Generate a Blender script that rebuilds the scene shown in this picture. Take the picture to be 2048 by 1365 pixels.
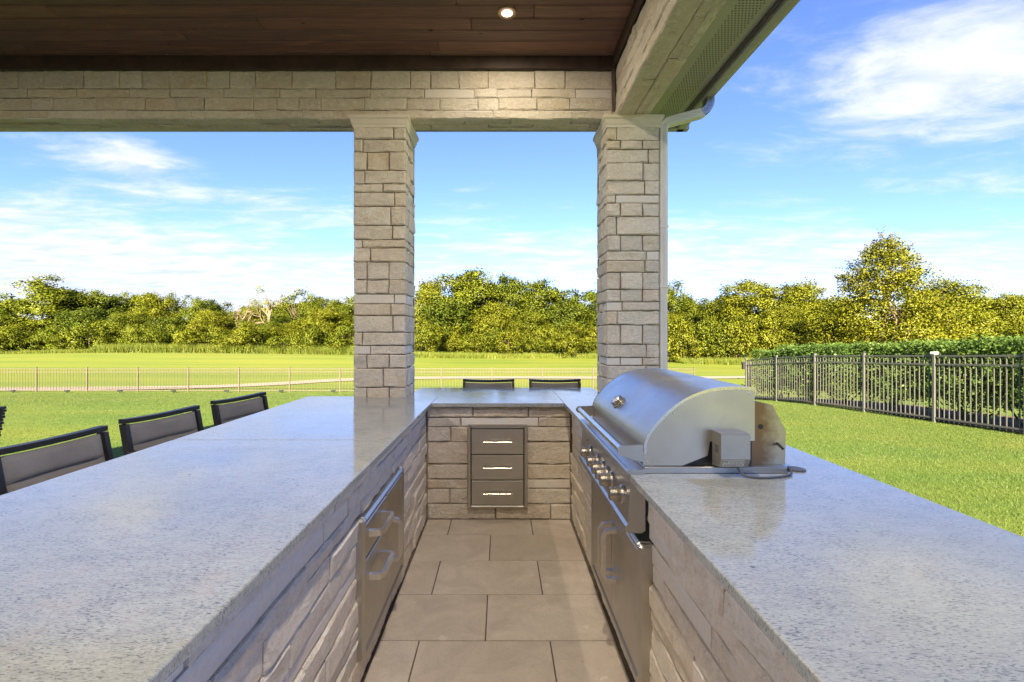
import bpy, math, random
import numpy as np
from mathutils import Vector, noise

for o in list(bpy.data.objects): bpy.data.objects.remove(o)
scene = bpy.context.scene
C = scene.collection
R = math.radians

# ------------------------------------------------------------------ camera
F, PX, PY, H = 967.0, 1002.0, 669.0, 1.4425          # photo pixels at 2048 wide, eye height above the patio
cam_d = bpy.data.cameras.new('camera'); cam = bpy.data.objects.new('camera', cam_d); C.objects.link(cam)
cam.location = (0, 0, H); cam.rotation_euler = (R(90), 0, 0)
cam_d.sensor_width = 36; cam_d.lens = F/2048*36
cam_d.shift_x = (1024-PX)/2048; cam_d.shift_y = -(682.5-PY)/2048
cam_d.clip_start = 0.05; cam_d.clip_end = 4000
scene.camera = cam

# ------------------------------------------------------------------ sky, sun, exposure
SUN_EL, SUN_AZ = R(27), R(180+7)      # sun behind the camera, a little to the left
wd = bpy.data.worlds.new('World'); scene.world = wd; wd.use_nodes = True
SKY_STRENGTH = 0.05

class NT:
    def __init__(s, tree): s.t = tree; s.n = tree.nodes; s.l = tree.links
    def node(s, ty, **kw):
        n = s.n.new(ty)
        for k, v in kw.items():
            if k.startswith('i_'):
                key = k[2:]
                n.inputs[int(key) if key.isdigit() else key.replace('_', ' ')].default_value = v
            else: setattr(n, k, v)
        return n
    def set(s, sock, v):
        if hasattr(v, 'is_linked') or isinstance(v, bpy.types.NodeSocket): s.l.new(v, sock)
        else: sock.default_value = v
    def m(s, op, a, b=0.0, c=None, clamp=False):
        n = s.n.new('ShaderNodeMath'); n.operation = op; n.use_clamp = clamp
        s.set(n.inputs[0], a); s.set(n.inputs[1], b)
        if c is not None: s.set(n.inputs[2], c)
        return n.outputs[0]
    def mix(s, f, a, b, blend='MIX'):
        n = s.n.new('ShaderNodeMix'); n.data_type = 'RGBA'; n.blend_type = blend
        s.set(n.inputs[0], f)
        for i, v in ((6, a), (7, b)):
            if isinstance(v, tuple) and len(v) == 3: v = (*v, 1)
            s.set(n.inputs[i], v)
        return n.outputs[2]
    def rng(s, v, a, b, c=0.0, d=1.0, smooth=False):
        n = s.n.new('ShaderNodeMapRange'); n.clamp = True
        if smooth: n.interpolation_type = 'SMOOTHSTEP'
        s.set(n.inputs[0], v)
        for i, x in enumerate((a, b, c, d)): n.inputs[i+1].default_value = x
        return n.outputs[0]
    def ramp(s, v, stops):
        n = s.n.new('ShaderNodeValToRGB'); e = n.color_ramp.elements
        while len(e) < len(stops): e.new(0.5)
        for el, (p, c) in zip(e, stops): el.position = p; el.color = (*c, 1)
        s.set(n.inputs[0], v); return n.outputs[0]
    def noise(s, vec, scale, detail=4.0, rough=0.55, dist=0.0):
        n = s.n.new('ShaderNodeTexNoise'); s.l.new(vec, n.inputs['Vector'])
        n.inputs['Scale'].default_value = scale; n.inputs['Detail'].default_value = detail
        n.inputs['Roughness'].default_value = rough; n.inputs['Distortion'].default_value = dist
        return n.outputs['Fac']
    def mapping(s, vec, scale=(1, 1, 1), rot=(0, 0, 0), loc=(0, 0, 0)):
        n = s.n.new('ShaderNodeMapping'); s.l.new(vec, n.inputs[0])
        n.inputs['Scale'].default_value = scale; n.inputs['Rotation'].default_value = rot; n.inputs['Location'].default_value = loc
        return n.outputs[0]

w = NT(wd.node_tree); w.n.clear()
sky = w.node('ShaderNodeTexSky', sky_type='NISHITA', sun_disc=False, sun_elevation=SUN_EL, sun_rotation=SUN_AZ,
             altitude=1400.0, air_density=1.0, dust_density=0.0, ozone_density=4.0)
tc = w.node('ShaderNodeTexCoord'); dirv = tc.outputs['Generated']
sep = w.node('ShaderNodeSeparateXYZ'); w.l.new(dirv, sep.inputs[0])
dx, dy, dz = sep.outputs
den = w.m('ADD', w.m('MAXIMUM', dz, 0.0), 0.10)
comb = w.node('ShaderNodeCombineXYZ'); w.l.new(w.m('DIVIDE', dx, den), comb.inputs[0]); w.l.new(w.m('DIVIDE', dy, den), comb.inputs[1])
flat = comb.outputs[0]                                # the cloud layer as a flat sheet seen from below
streak = w.mapping(flat, scale=(0.55, 1.15, 1), rot=(0, 0, R(24)))
n1 = w.noise(streak, 1.7, 10, 0.66, 0.35)
n2 = w.noise(w.mapping(flat, scale=(1.2, 2.0, 1), rot=(0, 0, R(-14)), loc=(3, 7, 0)), 2.6, 8, 0.6, 0.5)
nz = w.m('ADD', w.m('MULTIPLY', n1, 0.68), w.m('MULTIPLY', n2, 0.32))
ady = w.m('MAXIMUM', dy, 0.05)
S = w.m('DIVIDE', dx, ady); T = w.m('DIVIDE', dz, ady); front = w.m('GREATER_THAN', dy, 0.05)
def blob(s0, t0, ws, wt, amp, tilt=0.0):              # where the cloud banks stand in the sky
    a = w.m('DIVIDE', w.m('SUBTRACT', S, s0), ws)
    tt = w.m('SUBTRACT', w.m('SUBTRACT', T, t0), w.m('MULTIPLY', w.m('SUBTRACT', S, s0), tilt))
    b = w.m('DIVIDE', tt, wt)
    r2 = w.m('ADD', w.m('MULTIPLY', a, a), w.m('MULTIPLY', b, b))
    return w.m('MULTIPLY', w.m('MULTIPLY', w.m('EXPONENT', w.m('MULTIPLY', r2, -1.0)), amp), front)
bias = w.rng(dz, 0.0, 0.34, 0.11, -0.01)
for args in ((-0.85, 0.13, 0.60, 0.10, 0.30, -0.10), (0.98, 0.57, 0.38, 0.15, 0.30, 0.25), (0.50, 0.15, 0.55, 0.07, 0.17, 0.0),
             (-0.74, 0.345, 0.17, 0.065, 0.22, -0.2), (-0.42, 0.26, 0.16, 0.04, 0.11, 0.0), (-0.1, 0.27, 0.1, 0.05, 0.06, 0.0), (0.0, 0.62, 0.5, 0.4, -0.03, 0.0),
             (-0.2, 0.42, 0.45, 0.12, -0.12, 0.0), (0.55, 0.36, 0.3, 0.12, -0.06, 0.0)):
    bias = w.m('ADD', bias, blob(*args))
cov = w.rng(w.m('ADD', nz, bias), 0.50, 0.80, 0.0, 0.96, smooth=True)
cloudcol = w.mix(w.rng(n2, 0.36, 0.62), (2.5, 2.8, 3.4), (3.5, 3.55, 3.65))
skycol = w.mix(cov, w.mix(1.0, sky.outputs[0], (0.78, 0.765, 0.99), 'MULTIPLY'), cloudcol)
bg = w.node('ShaderNodeBackground'); w.l.new(skycol, bg.inputs[0]); bg.inputs[1].default_value = SKY_STRENGTH
wo = w.node('ShaderNodeOutputWorld'); w.l.new(bg.outputs[0], wo.inputs[0])

sd = bpy.data.lights.new('sun', 'SUN'); sun = bpy.data.objects.new('sun', sd); C.objects.link(sun)
sd.energy = 5.0; sd.angle = R(0.6); sd.color = (1.0, 0.82, 0.54)
tow = Vector((math.sin(SUN_AZ)*math.cos(SUN_EL), math.cos(SUN_AZ)*math.cos(SUN_EL), math.sin(SUN_EL)))
sun.rotation_euler = tow.to_track_quat('Z', 'Y').to_euler(); sun.location = (-5, -20, 25)

vs = scene.view_settings
vs.view_transform = 'Standard'; vs.look = 'None'; vs.gamma = 1; vs.exposure = 2.7; vs.use_curve_mapping = False
scene.render.engine = 'CYCLES'
scene.cycles.max_bounces = 8; scene.cycles.diffuse_bounces = 5; scene.cycles.glossy_bounces = 4

# ------------------------------------------------------------------ helpers
rnd = random.Random(7)
def at(px, py, d): return Vector(((px-PX)/F*d, d, H-(py-PY)/F*d))

def tag(o, label=None, cat=None, group=None, kind=None):
    if label: o['label'] = label
    if cat: o['category'] = cat
    if group: o['group'] = group
    if kind: o['kind'] = kind
    return o
def empty(name, loc=(0, 0, 0), rz=0.0, label=None, cat=None, group=None, parent=None):
    o = bpy.data.objects.new(name, None); C.objects.link(o); o.location = loc; o.rotation_euler = (0, 0, rz)
    o.empty_display_size = 0.1
    if parent: o.parent = parent
    return tag(o, label, cat, group)
def link(name, me, parent=None, loc=(0, 0, 0), rot=(0, 0, 0), mat=None):
    o = bpy.data.objects.new(name, me); C.objects.link(o); o.location = loc; o.rotation_euler = rot
    if parent: o.parent = parent
    if mat and not me.materials: me.materials.append(mat)
    return o
def copy_tree(o, parent=None):
    c = o.copy(); C.objects.link(c); c.parent = parent
    for ch in list(o.children): copy_tree(ch, c)
    return c

class MB:
    def __init__(s): s.v = []; s.f = []
    def add(s, vs_, fs): 
        n = len(s.v); s.v += [tuple(p) for p in vs_]; s.f += [tuple(i+n for i in f) for f in fs]; return s
    def box(s, x0, x1, y0, y1, z0, z1, b=0.0):
        if b <= 0:
            return s.add([(x0,y0,z0),(x1,y0,z0),(x1,y1,z0),(x0,y1,z0),(x0,y0,z1),(x1,y0,z1),(x1,y1,z1),(x0,y1,z1)],
                         [(0,3,2,1),(4,5,6,7),(0,1,5,4),(1,2,6,5),(2,3,7,6),(3,0,4,7)])
        vs_ = []; idx = {}
        for sx, X in ((-1, x0), (1, x1)):
            for sy, Y in ((-1, y0), (1, y1)):
                for sz, Z in ((-1, z0), (1, z1)):
                    for ax in range(3):
                        p = [X, Y, Z]
                        for k, sg in enumerate((sx, sy, sz)):
                            if k != ax: p[k] -= sg*b
                        idx[(sx, sy, sz, ax)] = len(vs_); vs_.append(p)
        fs = []
        for ax in range(3):
            o1, o2 = [k for k in range(3) if k != ax]
            for sg in (-1, 1):
                loop = []
                for a, c in ((-1,-1),(1,-1),(1,1),(-1,1)):
                    k = [0,0,0]; k[ax] = sg; k[o1] = a; k[o2] = c; loop.append(idx[(*k, ax)])
                fs.append(tuple(loop))
            for a in (-1, 1):
                for c in (-1, 1):
                    l = []
                    for sg, face in ((-1, o1), (-1, o2), (1, o2), (1, o1)):
                        k = [0,0,0]; k[ax] = sg; k[o1] = a; k[o2] = c; l.append(idx[(*k, face)])
                    fs.append(tuple(l))
        for sx in (-1, 1):
            for sy in (-1, 1):
                for sz in (-1, 1): fs.append(tuple(idx[(sx, sy, sz, a)] for a in range(3)))
        return s.add(vs_, fs)
    def tube(s, pts, rad, seg=10, caps=True):
        pts = [Vector(p) for p in pts]; n = len(pts)
        rr = rad if isinstance(rad, (list, tuple)) else [rad]*n
        base = len(s.v); prev = None
        for i, p in enumerate(pts):
            t = (pts[min(i+1, n-1)]-pts[max(i-1, 0)]).normalized()
            if prev is None:
                a = Vector((0, 0, 1)) if abs(t.z) < 0.9 else Vector((1, 0, 0))
                u = t.cross(a).normalized()
            else: u = (prev-t*prev.dot(t)).normalized()
            prev = u; v = t.cross(u)
            for k in range(seg):
                an = 2*math.pi*k/seg; s.v.append(tuple(p+(u*math.cos(an)+v*math.sin(an))*rr[i]))
        for i in range(n-1):
            for k in range(seg):
                a = base+i*seg+k; b = base+i*seg+(k+1) % seg
                s.f.append((a, b, b+seg, a+seg))
        if caps:
            s.f.append(tuple(base+k for k in reversed(range(seg)))); s.f.append(tuple(base+(n-1)*seg+k for k in range(seg)))
        return s
    def prism(s, poly, frame, d0, d1, closed=True):
        """poly of (a,b); frame maps (a,b,c)->xyz; extruded c from d0 to d1"""
        n = len(poly); base = len(s.v)
        for d in (d0, d1):
            for a, b in poly: s.v.append(tuple(frame(a, b, d)))
        for k in range(n if closed else n-1):
            k2 = (k+1) % n; s.f.append((base+k, base+k2, base+n+k2, base+n+k))
        if closed:
            s.f.append(tuple(base+k for k in reversed(range(n)))); s.f.append(tuple(base+n+k for k in range(n)))
        return s
    def lathe(s, prof, origin, axis, seg=24):
        """prof of (along, radius)"""
        ax = Vector(axis).normalized(); a = Vector((0, 0, 1)) if abs(ax.z) < 0.9 else Vector((1, 0, 0))
        u = ax.cross(a).normalized(); v = ax.cross(u); o = Vector(origin); base = len(s.v)
        for h_, r in prof:
            for k in range(seg):
                an = 2*math.pi*k/seg; s.v.append(tuple(o+ax*h_+(u*math.cos(an)+v*math.sin(an))*r))
        for i in range(len(prof)-1):
            for k in range(seg):
                p = base+i*seg+k; q = base+i*seg+(k+1) % seg
                s.f.append((p, q, q+seg, p+seg))
        s.f.append(tuple(base+k for k in reversed(range(seg)))); s.f.append(tuple(base+(len(prof)-1)*seg+k for k in range(seg)))
        return s
    def mesh(s, name, mat=None, smooth=None):
        me = bpy.data.meshes.new(name); me.from_pydata(s.v, [], s.f); me.update()
        fix_normals(me)
        if mat: me.materials.append(mat)
        if smooth is not None: me.shade_smooth(); me.set_sharp_from_angle(angle=R(smooth))
        return me
    def build(s, name, mat, parent=None, smooth=None, loc=(0, 0, 0), rot=(0, 0, 0)):
        return link(name, s.mesh(name, mat, smooth), parent, loc, rot)
import bmesh
def fix_normals(me):
    bm = bmesh.new(); bm.from_mesh(me); bmesh.ops.recalc_face_normals(bm, faces=bm.faces); bm.to_mesh(me); bm.free()
def array_mesh(name, verts, quads, mat=None, smooth=False):
    me = bpy.data.meshes.new(name); k = quads.shape[1]
    me.vertices.add(len(verts)); me.vertices.foreach_set('co', np.ascontiguousarray(verts, dtype=np.float32).ravel())
    me.loops.add(quads.size); me.loops.foreach_set('vertex_index', np.ascontiguousarray(quads, dtype=np.int32).ravel())
    me.polygons.add(len(quads)); me.polygons.foreach_set('loop_start', np.arange(0, quads.size, k, dtype=np.int32))
    me.update(calc_edges=True); me.validate()
    if mat: me.materials.append(mat)
    if smooth: me.shade_smooth()
    return me

# ------------------------------------------------------------------ materials
MATS = {}
def newmat(name):
    m = bpy.data.materials.new(name); m.use_nodes = True; t = NT(m.node_tree)
    b = m.node_tree.nodes['Principled BSDF']; MATS[name] = m
    g = t.node('ShaderNodeNewGeometry')
    return m, t, b, g.outputs['Position']
def bump(t, b, h, strength, dist=0.01):
    n = t.node('ShaderNodeBump'); n.inputs['Strength'].default_value = strength; n.inputs['Distance'].default_value = dist
    t.l.new(h, n.inputs['Height']); t.l.new(n.outputs[0], b.inputs['Normal'])
def plain(name, col, rough=0.5, metal=0.0, vary=0.12, scale=6.0, bmp=0.05):
    m, t, b, pos = newmat(name)
    n = t.noise(pos, scale, 5, 0.6)
    c = t.mix(t.rng(n, 0.3, 0.7), tuple(x*(1-vary) for x in col), tuple(min(1, x*(1+vary)) for x in col))
    t.l.new(c, b.inputs['Base Color']); b.inputs['Roughness'].default_value = rough; b.inputs['Metallic'].default_value = metal
    if bmp: bump(t, b, t.noise(pos, scale*14, 3), bmp, 0.004)
    return m

def stone_mat(name, stops, rough_bump=0.9, spots=True):
    m, t, b, pos = newmat(name)
    oi = t.node('ShaderNodeObjectInfo')
    base = t.ramp(oi.outputs['Random'], stops)
    off = t.node('ShaderNodeVectorMath', operation='ADD'); t.l.new(pos, off.inputs[0])
    sc = t.node('ShaderNodeVectorMath', operation='SCALE'); t.l.new(oi.outputs['Random'], sc.inputs[3]); sc.inputs[0].default_value = (13, 7, 5)
    t.l.new(sc.outputs[0], off.inputs[1]); p = off.outputs[0]
    big = t.noise(p, 6, 6, 0.65, 0.4)
    c = t.mix(t.rng(big, 0.35, 0.72), base, (0.74, 0.66, 0.54), 'MIX')
    warm = t.rng(t.noise(p, 3.3, 5, 0.6, 0.8), 0.60, 0.74)
    c = t.mix(t.m('MULTIPLY', warm, 0.38), c, (0.52, 0.38, 0.21))
    fine = t.noise(p, 60, 6, 0.7)
    c = t.mix(t.rng(fine, 0.40, 0.75, 0.0, 0.28), c, (0.42, 0.36, 0.28))
    if spots:
        md_ = t.noise(t.mapping(p, scale=(1, 1, 1.35)), 17, 6, 0.72, 1.1)  # natural stone tones, also standing in for chiselled shading in the colour
        c = t.mix(t.rng(md_, 0.51, 0.68, 0, 0.42), c, (0.54, 0.45, 0.34)); c = t.mix(t.rng(md_, 0.47, 0.36, 0, 0.55), c, (0.84, 0.78, 0.68))
        crack = t.rng(t.m('ABSOLUTE', t.m('SUBTRACT', t.noise(t.mapping(p, scale=(1, 1, 1.8)), 7, 5, 0.6, 1.6), 0.5)), 0.0, 0.010, 0.40, 0.0)
        c = t.mix(crack, c, (0.27, 0.22, 0.165))
        sp = t.rng(t.noise(p, 42, 3, 0.5), 0.72, 0.76)
        gate = t.rng(t.noise(p, 3.9, 2), 0.60, 0.66)
        c = t.mix(t.m('MULTIPLY', sp, gate), c, (0.10, 0.055, 0.03))
    t.l.new(c, b.inputs['Base Color']); b.inputs['Roughness'].default_value = 0.88
    b.inputs['Specular IOR Level'].default_value = 0.25
    rid = t.noise(t.mapping(p, scale=(1, 1, 1.5)), 22, 8, 0.70, 0.8)
    h2 = t.m('ADD', t.m('MULTIPLY', rid, 1.0), t.m('MULTIPLY', fine, 0.28))
    bump(t, b, h2, rough_bump, 0.022)
    return m
M_stone = stone_mat('split_limestone', [(0.0, (0.78, 0.68, 0.53)), (0.2, (0.66, 0.60, 0.51)), (0.42, (0.82, 0.75, 0.63)), (0.6, (0.72, 0.58, 0.41)), (0.8, (0.63, 0.58, 0.50)), (1.0, (0.86, 0.79, 0.67))])
M_sawn = stone_mat('sawn_limestone', [(0.0, (0.68, 0.65, 0.61)), (1.0, (0.72, 0.69, 0.65))], 0.04, False)
M_stone_pale = stone_mat('pale_split_limestone', [(0.0, (0.80, 0.72, 0.61)), (0.3, (0.74, 0.69, 0.61)), (0.6, (0.84, 0.78, 0.68)), (0.85, (0.78, 0.66, 0.51)), (1.0, (0.83, 0.77, 0.69))], 0.55)
M_lightmortar = plain('pale_mortar', (0.46, 0.41, 0.34), 0.95, 0, 0.15, 20, 0.3)
M_cap = plain('cast_stone', (0.70, 0.63, 0.53), 0.8, 0, 0.08, 5, 0.10)
M_mortar = plain('mortar', (0.34, 0.29, 0.23), 0.95, 0, 0.2, 20, 0.4)

def granite():
    m, t, b, pos = newmat('granite')
    p = t.mapping(pos, scale=(0.8, 2.4, 1.0), rot=(0, 0, R(24)))
    big = t.noise(pos, 2.2, 4, 0.6)
    base = t.mix(t.rng(big, 0.3, 0.7), (0.345, 0.368, 0.350), (0.440, 0.458, 0.430))
    cloud = t.noise(p, 30, 6, 0.7)
    c = t.mix(t.rng(cloud, 0.42, 0.68, 0, 0.5), base, (0.215, 0.22, 0.225))
    fl = t.m('ADD', t.m('MULTIPLY', t.noise(p, 105, 4, 0.6, 0.4), 0.82), t.m('MULTIPLY', t.noise(pos, 11, 3, 0.5), 0.18))
    c = t.mix(t.rng(fl, 0.540, 0.610, 0, 0.70), c, (0.060, 0.064, 0.078))
    gv = t.node('ShaderNodeTexVoronoi', feature='F1'); t.l.new(p, gv.inputs['Vector']); gv.inputs['Scale'].default_value = 240.0
    sg = t.node('ShaderNodeSeparateColor'); t.l.new(gv.outputs['Color'], sg.inputs[0])
    c = t.mix(t.rng(sg.outputs[0], 0.80, 0.84, 0, 0.32), c, (0.20, 0.205, 0.22)); c = t.mix(t.rng(sg.outputs[1], 0.78, 0.84, 0, 0.22), c, (0.58, 0.58, 0.56))
    vor = t.node('ShaderNodeTexVoronoi', feature='F1'); t.l.new(pos, vor.inputs['Vector']); vor.inputs['Scale'].default_value = 6.0
    speck = t.rng(vor.outputs['Distance'], 0.02, 0.045, 1.0, 0.0)
    c = t.mix(t.m('MULTIPLY', speck, 0.75), c, (0.05, 0.05, 0.06))
    warm = t.rng(t.noise(pos, 9, 3), 0.6, 0.75, 0, 0.35)
    c = t.mix(warm, c, (0.45, 0.38, 0.31))
    t.l.new(c, b.inputs['Base Color'])
    b.inputs['Roughness'].default_value = 0.11; b.inputs['IOR'].default_value = 1.55
    t.l.new(t.rng(t.noise(pos, 3.0, 5, 0.6), 0.3, 0.75, 0.06, 0.17), b.inputs['Roughness'])
    bump(t, b, t.noise(pos, 7, 2), 0.02, 0.01)
    return m
M_granite = granite()

def steel(name, col=(0.54, 0.525, 0.49), rough=0.32, stretch=(1, 60, 60), stain=0.25):
    m, t, b, pos = newmat(name)
    n = t.noise(t.mapping(pos, scale=stretch), 14, 4, 0.6)
    sm = t.noise(pos, 4.5, 5, 0.6, 0.5)
    c = t.mix(t.rng(sm, 0.4, 0.75, 0, stain), col, (0.40, 0.34, 0.26))
    c = t.mix(t.rng(n, 0.3, 0.7, 0.0, 0.18), c, (0.36, 0.35, 0.33))
    t.l.new(c, b.inputs['Base Color']); b.inputs['Metallic'].default_value = 1.0
    t.l.new(t.m('ADD', t.rng(n, 0.3, 0.7, rough-0.05, rough+0.07), t.rng(sm, 0.4, 0.8, 0, 0.10)), b.inputs['Roughness'])
    b.inputs['Anisotropic'].default_value = 0.4
    bump(t, b, n, 0.05, 0.002)
    return m
M_steel_y = steel('brushed_steel_along', stretch=(60, 1, 60))
M_steel_x = steel('brushed_steel_across', stretch=(1, 60, 60))
M_steel_pol = steel('polished_steel', (0.68, 0.64, 0.57), 0.20, (8, 8, 8), 0.12)
M_handle = steel('satin_handle_steel', (0.78, 0.75, 0.69), 0.36, (20, 20, 20), 0.05)
M_motor = plain('satin_motor_case', (0.42, 0.40, 0.36), 0.42, 0.75, 0.08, 9, 0.02)
M_knob = steel('satin_knob_steel', (0.46, 0.42, 0.36), 0.30, (20, 20, 20), 0.2)
M_steel_warm = steel('warm_reflection_steel', (0.60, 0.55, 0.46), 0.33, (1, 60, 60), 0.35)  # streaked steel; golden reflection of the near lid side is in its colour
M_steel_stain = steel('heat_stained_steel', (0.50, 0.43, 0.33), 0.34, (1, 60, 60), 0.7)
_t = NT(M_steel_stain.node_tree); _b = M_steel_stain.node_tree.nodes['Principled BSDF']; _g = _t.node('ShaderNodeNewGeometry'); _s = _t.node('ShaderNodeSeparateXYZ'); _t.l.new(_g.outputs['Position'], _s.inputs[0])
_x = _t.m('ADD', _s.outputs[0], _t.m('MULTIPLY', _t.m('SUBTRACT', _t.noise(_g.outputs['Position'], 22, 4, 0.6), 0.5), 0.10))
_old = _b.inputs['Base Color'].links[0].from_socket
_t.l.new(_t.mix(_t.rng(_x, 1.075, 1.015, 0, 0.85), _old, (0.20, 0.105, 0.045)), _b.inputs['Base Color'])
M_dark = plain('black_plastic', (0.02, 0.02, 0.022), 0.45, 0, 0.2, 10, 0.03)
M_cord = plain('grey_cord', (0.10, 0.10, 0.11), 0.5)
M_glass = plain('gauge_face', (0.50, 0.51, 0.52), 0.25, 0, 0.03, 5, 0)
M_sticker = plain('sticker', (0.62, 0.60, 0.55), 0.6, 0, 0.05, 30, 0)
M_ink = plain('ink', (0.05, 0.05, 0.05), 0.7, 0, 0.0, 5, 0)

def tile_mat():
    m, t, b, pos = newmat('limestone_tile')
    oi = t.node('ShaderNodeObjectInfo')
    base = t.ramp(oi.outputs['Random'], [(0, (0.50, 0.43, 0.355)), (0.5, (0.60, 0.525, 0.445)), (1, (0.54, 0.475, 0.41))])
    off = t.node('ShaderNodeVectorMath', operation='ADD'); t.l.new(pos, off.inputs[0])
    sc = t.node('ShaderNodeVectorMath', operation='SCALE'); t.l.new(oi.outputs['Random'], sc.inputs[3]); sc.inputs[0].default_value = (9, 5, 0)
    t.l.new(sc.outputs[0], off.inputs[1]); p = off.outputs[0]
    c = t.mix(t.rng(t.noise(p, 5, 7, 0.7, 0.6), 0.38, 0.66, 0, 0.6), base, (0.36, 0.305, 0.25))
    c = t.mix(t.rng(t.noise(p, 120, 3, 0.6), 0.52, 0.66, 0, 0.35), c, (0.36, 0.31, 0.26))
    c = t.mix(t.rng(t.noise(p, 70, 4, 0.6), 0.62, 0.72, 0, 0.5), c, (0.22, 0.175, 0.13))
    c = t.mix(t.rng(t.noise(p, 11, 3, 0.5), 0.68, 0.74, 0, 0.4), c, (0.72, 0.67, 0.61))
    c = t.mix(t.rng(t.noise(p, 14, 4, 0.6, 1.0), 0.66, 0.80, 0, 0.5), c, (0.16, 0.13, 0.10))
    t.l.new(c, b.inputs['Base Color']); b.inputs['Roughness'].default_value = 0.62
    bump(t, b, t.noise(p, 55, 5, 0.65), 0.18, 0.004)
    return m
M_tile = tile_mat()
M_concrete = plain('concrete', (0.36, 0.33, 0.29), 0.9, 0, 0.12, 1.5, 0.2)
M_grout = plain('dark_grout', (0.13, 0.105, 0.08), 0.95, 0, 0.3, 12, 0.3)
M_path = plain('cart_path_concrete', (0.25, 0.215, 0.17), 0.9, 0, 0.08, 0.6, 0.1)

def wood_mat():
    m, t, b, pos = newmat('stained_cedar')
    oi = t.node('ShaderNodeObjectInfo')
    off = t.node('ShaderNodeVectorMath', operation='ADD'); t.l.new(pos, off.inputs[0])
    sc = t.node('ShaderNodeVectorMath', operation='SCALE'); t.l.new(oi.outputs['Random'], sc.inputs[3]); sc.inputs[0].default_value = (17, 3, 1)
    t.l.new(sc.outputs[0], off.inputs[1]); p = off.outputs[0]
    base = t.ramp(oi.outputs['Random'], [(0, (0.185, 0.092, 0.064)), (0.4, (0.270, 0.135, 0.088)), (0.7, (0.150, 0.085, 0.064)), (1, (0.310, 0.180, 0.118))])
    g1 = t.noise(t.mapping(p, scale=(0.9, 22, 22)), 3.2, 6, 0.65, 0.6)
    g2 = t.noise(t.mapping(p, scale=(0.5, 7, 7)), 2.2, 4, 0.6, 1.2)
    c = t.mix(t.rng(g1, 0.38, 0.70, 0, 0.6), base, (0.055, 0.034, 0.026))
    c = t.mix(t.rng(g2, 0.55, 0.72, 0, 0.5), c, (0.36, 0.17, 0.09))
    v = t.node('ShaderNodeTexVoronoi', feature='F1'); t.l.new(t.mapping(p, scale=(1, 2.2, 1)), v.inputs['Vector']); v.inputs['Scale'].default_value = 3.1
    c = t.mix(t.rng(v.outputs['Distance'], 0.035, 0.07, 0.85, 0.0), c, (0.012, 0.008, 0.006))
    fleck = t.rng(t.noise(t.mapping(p, scale=(1, 2.6, 1)), 19, 2, 0.4), 0.765, 0.785)
    c = t.mix(t.m('MULTIPLY', fleck, 0.7), c, (0.45, 0.40, 0.34))
    t.l.new(c, b.inputs['Base Color']); b.inputs['Roughness'].default_value = 0.55
    bump(t, b, g1, 0.25, 0.004)
    return m
M_wood = wood_mat()
M_trimwood = plain('dark_trim_wood', (0.060, 0.036, 0.026), 0.6, 0, 0.35, 7, 0.15)
M_soffit = plain('painted_soffit', (0.40, 0.38, 0.37), 0.45, 0, 0.06, 2.5, 0.02)
M_gutter = plain('painted_gutter', (0.40, 0.39, 0.39), 0.35, 0, 0.07, 3, 0.02)
M_drip = plain('drip_edge', (0.12, 0.10, 0.085), 0.5)
M_spout = plain('painted_downspout', (0.72, 0.68, 0.60), 0.4, 0, 0.06, 4, 0.02)
M_elbow = plain('bare_metal_elbow', (0.30, 0.31, 0.33), 0.32, 0.7, 0.12, 8, 0.03)
M_shingle = plain('roof_shingle', (0.13, 0.115, 0.10), 0.9, 0, 0.2, 4, 0.4)
M_brass = plain('lamp_trim', (0.42, 0.28, 0.14), 0.45, 0.3, 0.1, 10, 0)
M_chair = plain('powder_coated_black', (0.022, 0.021, 0.022), 0.42, 0.0, 0.15, 20, 0.04)
def fabric():
    m, t, b, pos = newmat('taupe_sling_fabric')
    wv = t.noise(t.mapping(pos, scale=(1, 1, 1)), 420, 2, 0.5)
    n = t.noise(pos, 7, 4)
    c = t.mix(t.rng(n, 0.3, 0.7), (0.225, 0.205, 0.185), (0.285, 0.262, 0.238))
    c = t.mix(t.rng(wv, 0.4, 0.65, 0, 0.35), c, (0.10, 0.09, 0.08))
    t.l.new(c, b.inputs['Base Color']); b.inputs['Roughness'].default_value = 0.9
    b.inputs['Sheen Weight'].default_value = 0.2
    bump(t, b, wv, 0.25, 0.002)
    return m
M_fabric = fabric()
M_wicker = plain('dark_wicker', (0.035, 0.032, 0.034), 0.5, 0, 0.3, 60, 0.3)
M_bronze = plain('bronze_fence_paint', (0.085, 0.072, 0.052), 0.5, 0.0, 0.12, 3, 0.03)
M_fence2 = plain('grey_fence_paint', (0.085, 0.088, 0.085), 0.5, 0.0, 0.12, 3, 0.03)
M_white = plain('white_plastic', (0.75, 0.75, 0.73), 0.4)
M_bark = plain('bark', (0.13, 0.095, 0.065), 0.95, 0, 0.3, 5, 0.6)
M_deadbark = plain('dead_bark', (0.19, 0.145, 0.105), 0.95, 0, 0.25, 4, 0.5)
M_mulch = plain('mulch', (0.10, 0.060, 0.040), 0.95, 0, 0.5, 25, 0.9)
M_housewall = plain('house_limestone', (0.50, 0.44, 0.35), 0.9, 0, 0.12, 3, 0.2)
M_houseglass = plain('window_glass', (0.03, 0.035, 0.04), 0.08, 0, 0.1, 2, 0)

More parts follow.
